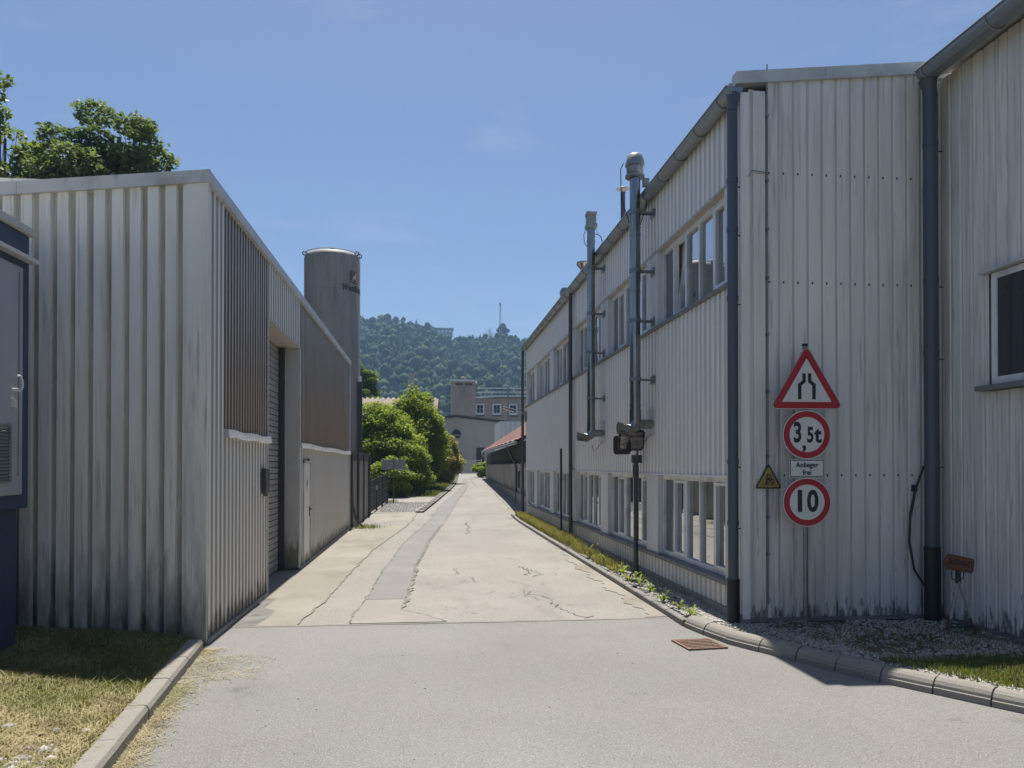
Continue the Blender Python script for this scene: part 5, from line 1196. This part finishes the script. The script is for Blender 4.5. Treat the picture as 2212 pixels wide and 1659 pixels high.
blades(sample(13000, vg), .18, .010, mat('tall_verge_grass', (.19, .19, .065), .7, trans=.3, layers=[((.33, .28, .13), 2.5, (1, 1, 1), .45, .7, 3)]), 'verge_grass', 'tall yellowish grass in the far half of the planted strip', seed=7)
def lv():
    S = 40.4 + r.random() * 30; P = fL(S) - .4 - r.random() * 4; return (P, S, gz(S) + .01)
blades(sample(16000, lv), .16, .02, m_grass, 'roadside_grass', 'low grass along the far left road edge', seed=8)
def yd():
    S = r.choice([36.0, 25.1, 40.0]) + r.normal() * .35; P = {25: -2.0, 36: -1.9, 40: -1.9}.get(int(round(S)), -1.9) + r.normal() * .25; return (P, S, gz(S))
blades(sample(900, yd), .12, .012, m_grass, 'yard_weeds', 'tufts of grass near the fence and wall', seed=9)
# leafy weeds in the strip
WP = [(3.52, 16.7, .32), (3.37, 15.2, .3), (3.4, 14.5, .28), (3.31, 13.7, .2), (3.42, 13.4, .3), (3.32, 12.6, .22), (3.40, 12.2, .24), (3.38, 11.4, .26), (3.3, 10.6, .28), (3.34, 10.0, .2), (3.34, 9.5, .24), (3.55, 12.9, .2), (3.45, 17.6, .25)]
wl = ['beside the mirror post', 'with a yellow bloom', 'tallest of the strip', 'small rosette at the kerb', 'spreading behind the post', 'short clump', 'thin upright clump', 'with bent stalks', 'with one big leaf', 'small grey green clump', 'nearest to the drain grate', 'in the shade of the wall', 'at the start of the tall grass']
for (P, S, h), t in zip(WP, wl):
    f = empty('weed', (P, S, .075), label='leafy green weed in the gravel strip, ' + t, cat='plant', group='weeds in the gravel strip')
    V = []; F = []; k = 0
    for i in range(14):
        a = r.random() * 6.28; ln_ = h * r.uniform(.3, .95); w_ = .014 * r.uniform(.6, 1.6); up = r.uniform(.5, 1.3)
        d_ = np.array([math.cos(a), math.sin(a), 0]); s_ = np.array([-math.sin(a), math.cos(a), 0]) * w_
        P0 = np.zeros(3); P1 = d_ * ln_ * .3 + np.array([0, 0, ln_ * .5 * up]); P2 = d_ * ln_ * .6 + np.array([0, 0, ln_ * .72 * up]); P3 = d_ * ln_ * .9 + np.array([0, 0, ln_ * .55 * up])
        V += [P0 - s_ * .2, P0 + s_ * .2, P1 - s_, P1 + s_, P2 - s_ * .9, P2 + s_ * .9, P3 - s_ * .1, P3 + s_ * .1]; F += [[k, k + 1, k + 3, k + 2], [k + 2, k + 3, k + 5, k + 4], [k + 4, k + 5, k + 7, k + 6]]; k += 8
    npmesh('leaves', V, F, m_bush if h > .2 else m_grass, f)
    if 'bloom' in t:
        MB().tube([(0, 0, 0), (.02, 0, .33)], .003, 4).build('stem', m_grass, f); MB().lathe([(0, .325), (.025, .335), (.02, .35), (0, .352)], .02, 0, 8).build('flower', m_flower, f)
# small litter on the asphalt
pp = [(r.uniform(-2, 3), r.uniform(5, 13), .003) for _ in range(60)]; stones(pp, r.uniform(.004, .011, 60), m_peb, 'grit', 'bits of grit lying on the asphalt', 12)

# ------------------------------------------------------------------ haze
HZ = 0.0004
hm = bpy.data.materials.new('haze'); hm.use_nodes = True; N = hm.node_tree.nodes; N.remove(N['Principled BSDF'])
pv = N.new('ShaderNodeVolumePrincipled'); pv.inputs['Color'].default_value = (.42, .68, 1, 1); pv.inputs['Density'].default_value = HZ; pv.inputs['Anisotropy'].default_value = .0
hm.node_tree.links.new(pv.outputs[0], N['Material Output'].inputs['Volume'])
MB().box(-905, 905, -505, 1405, -1.5, 185).build('haze', hm, kind='stuff', label='thin blue summer haze over the valley')
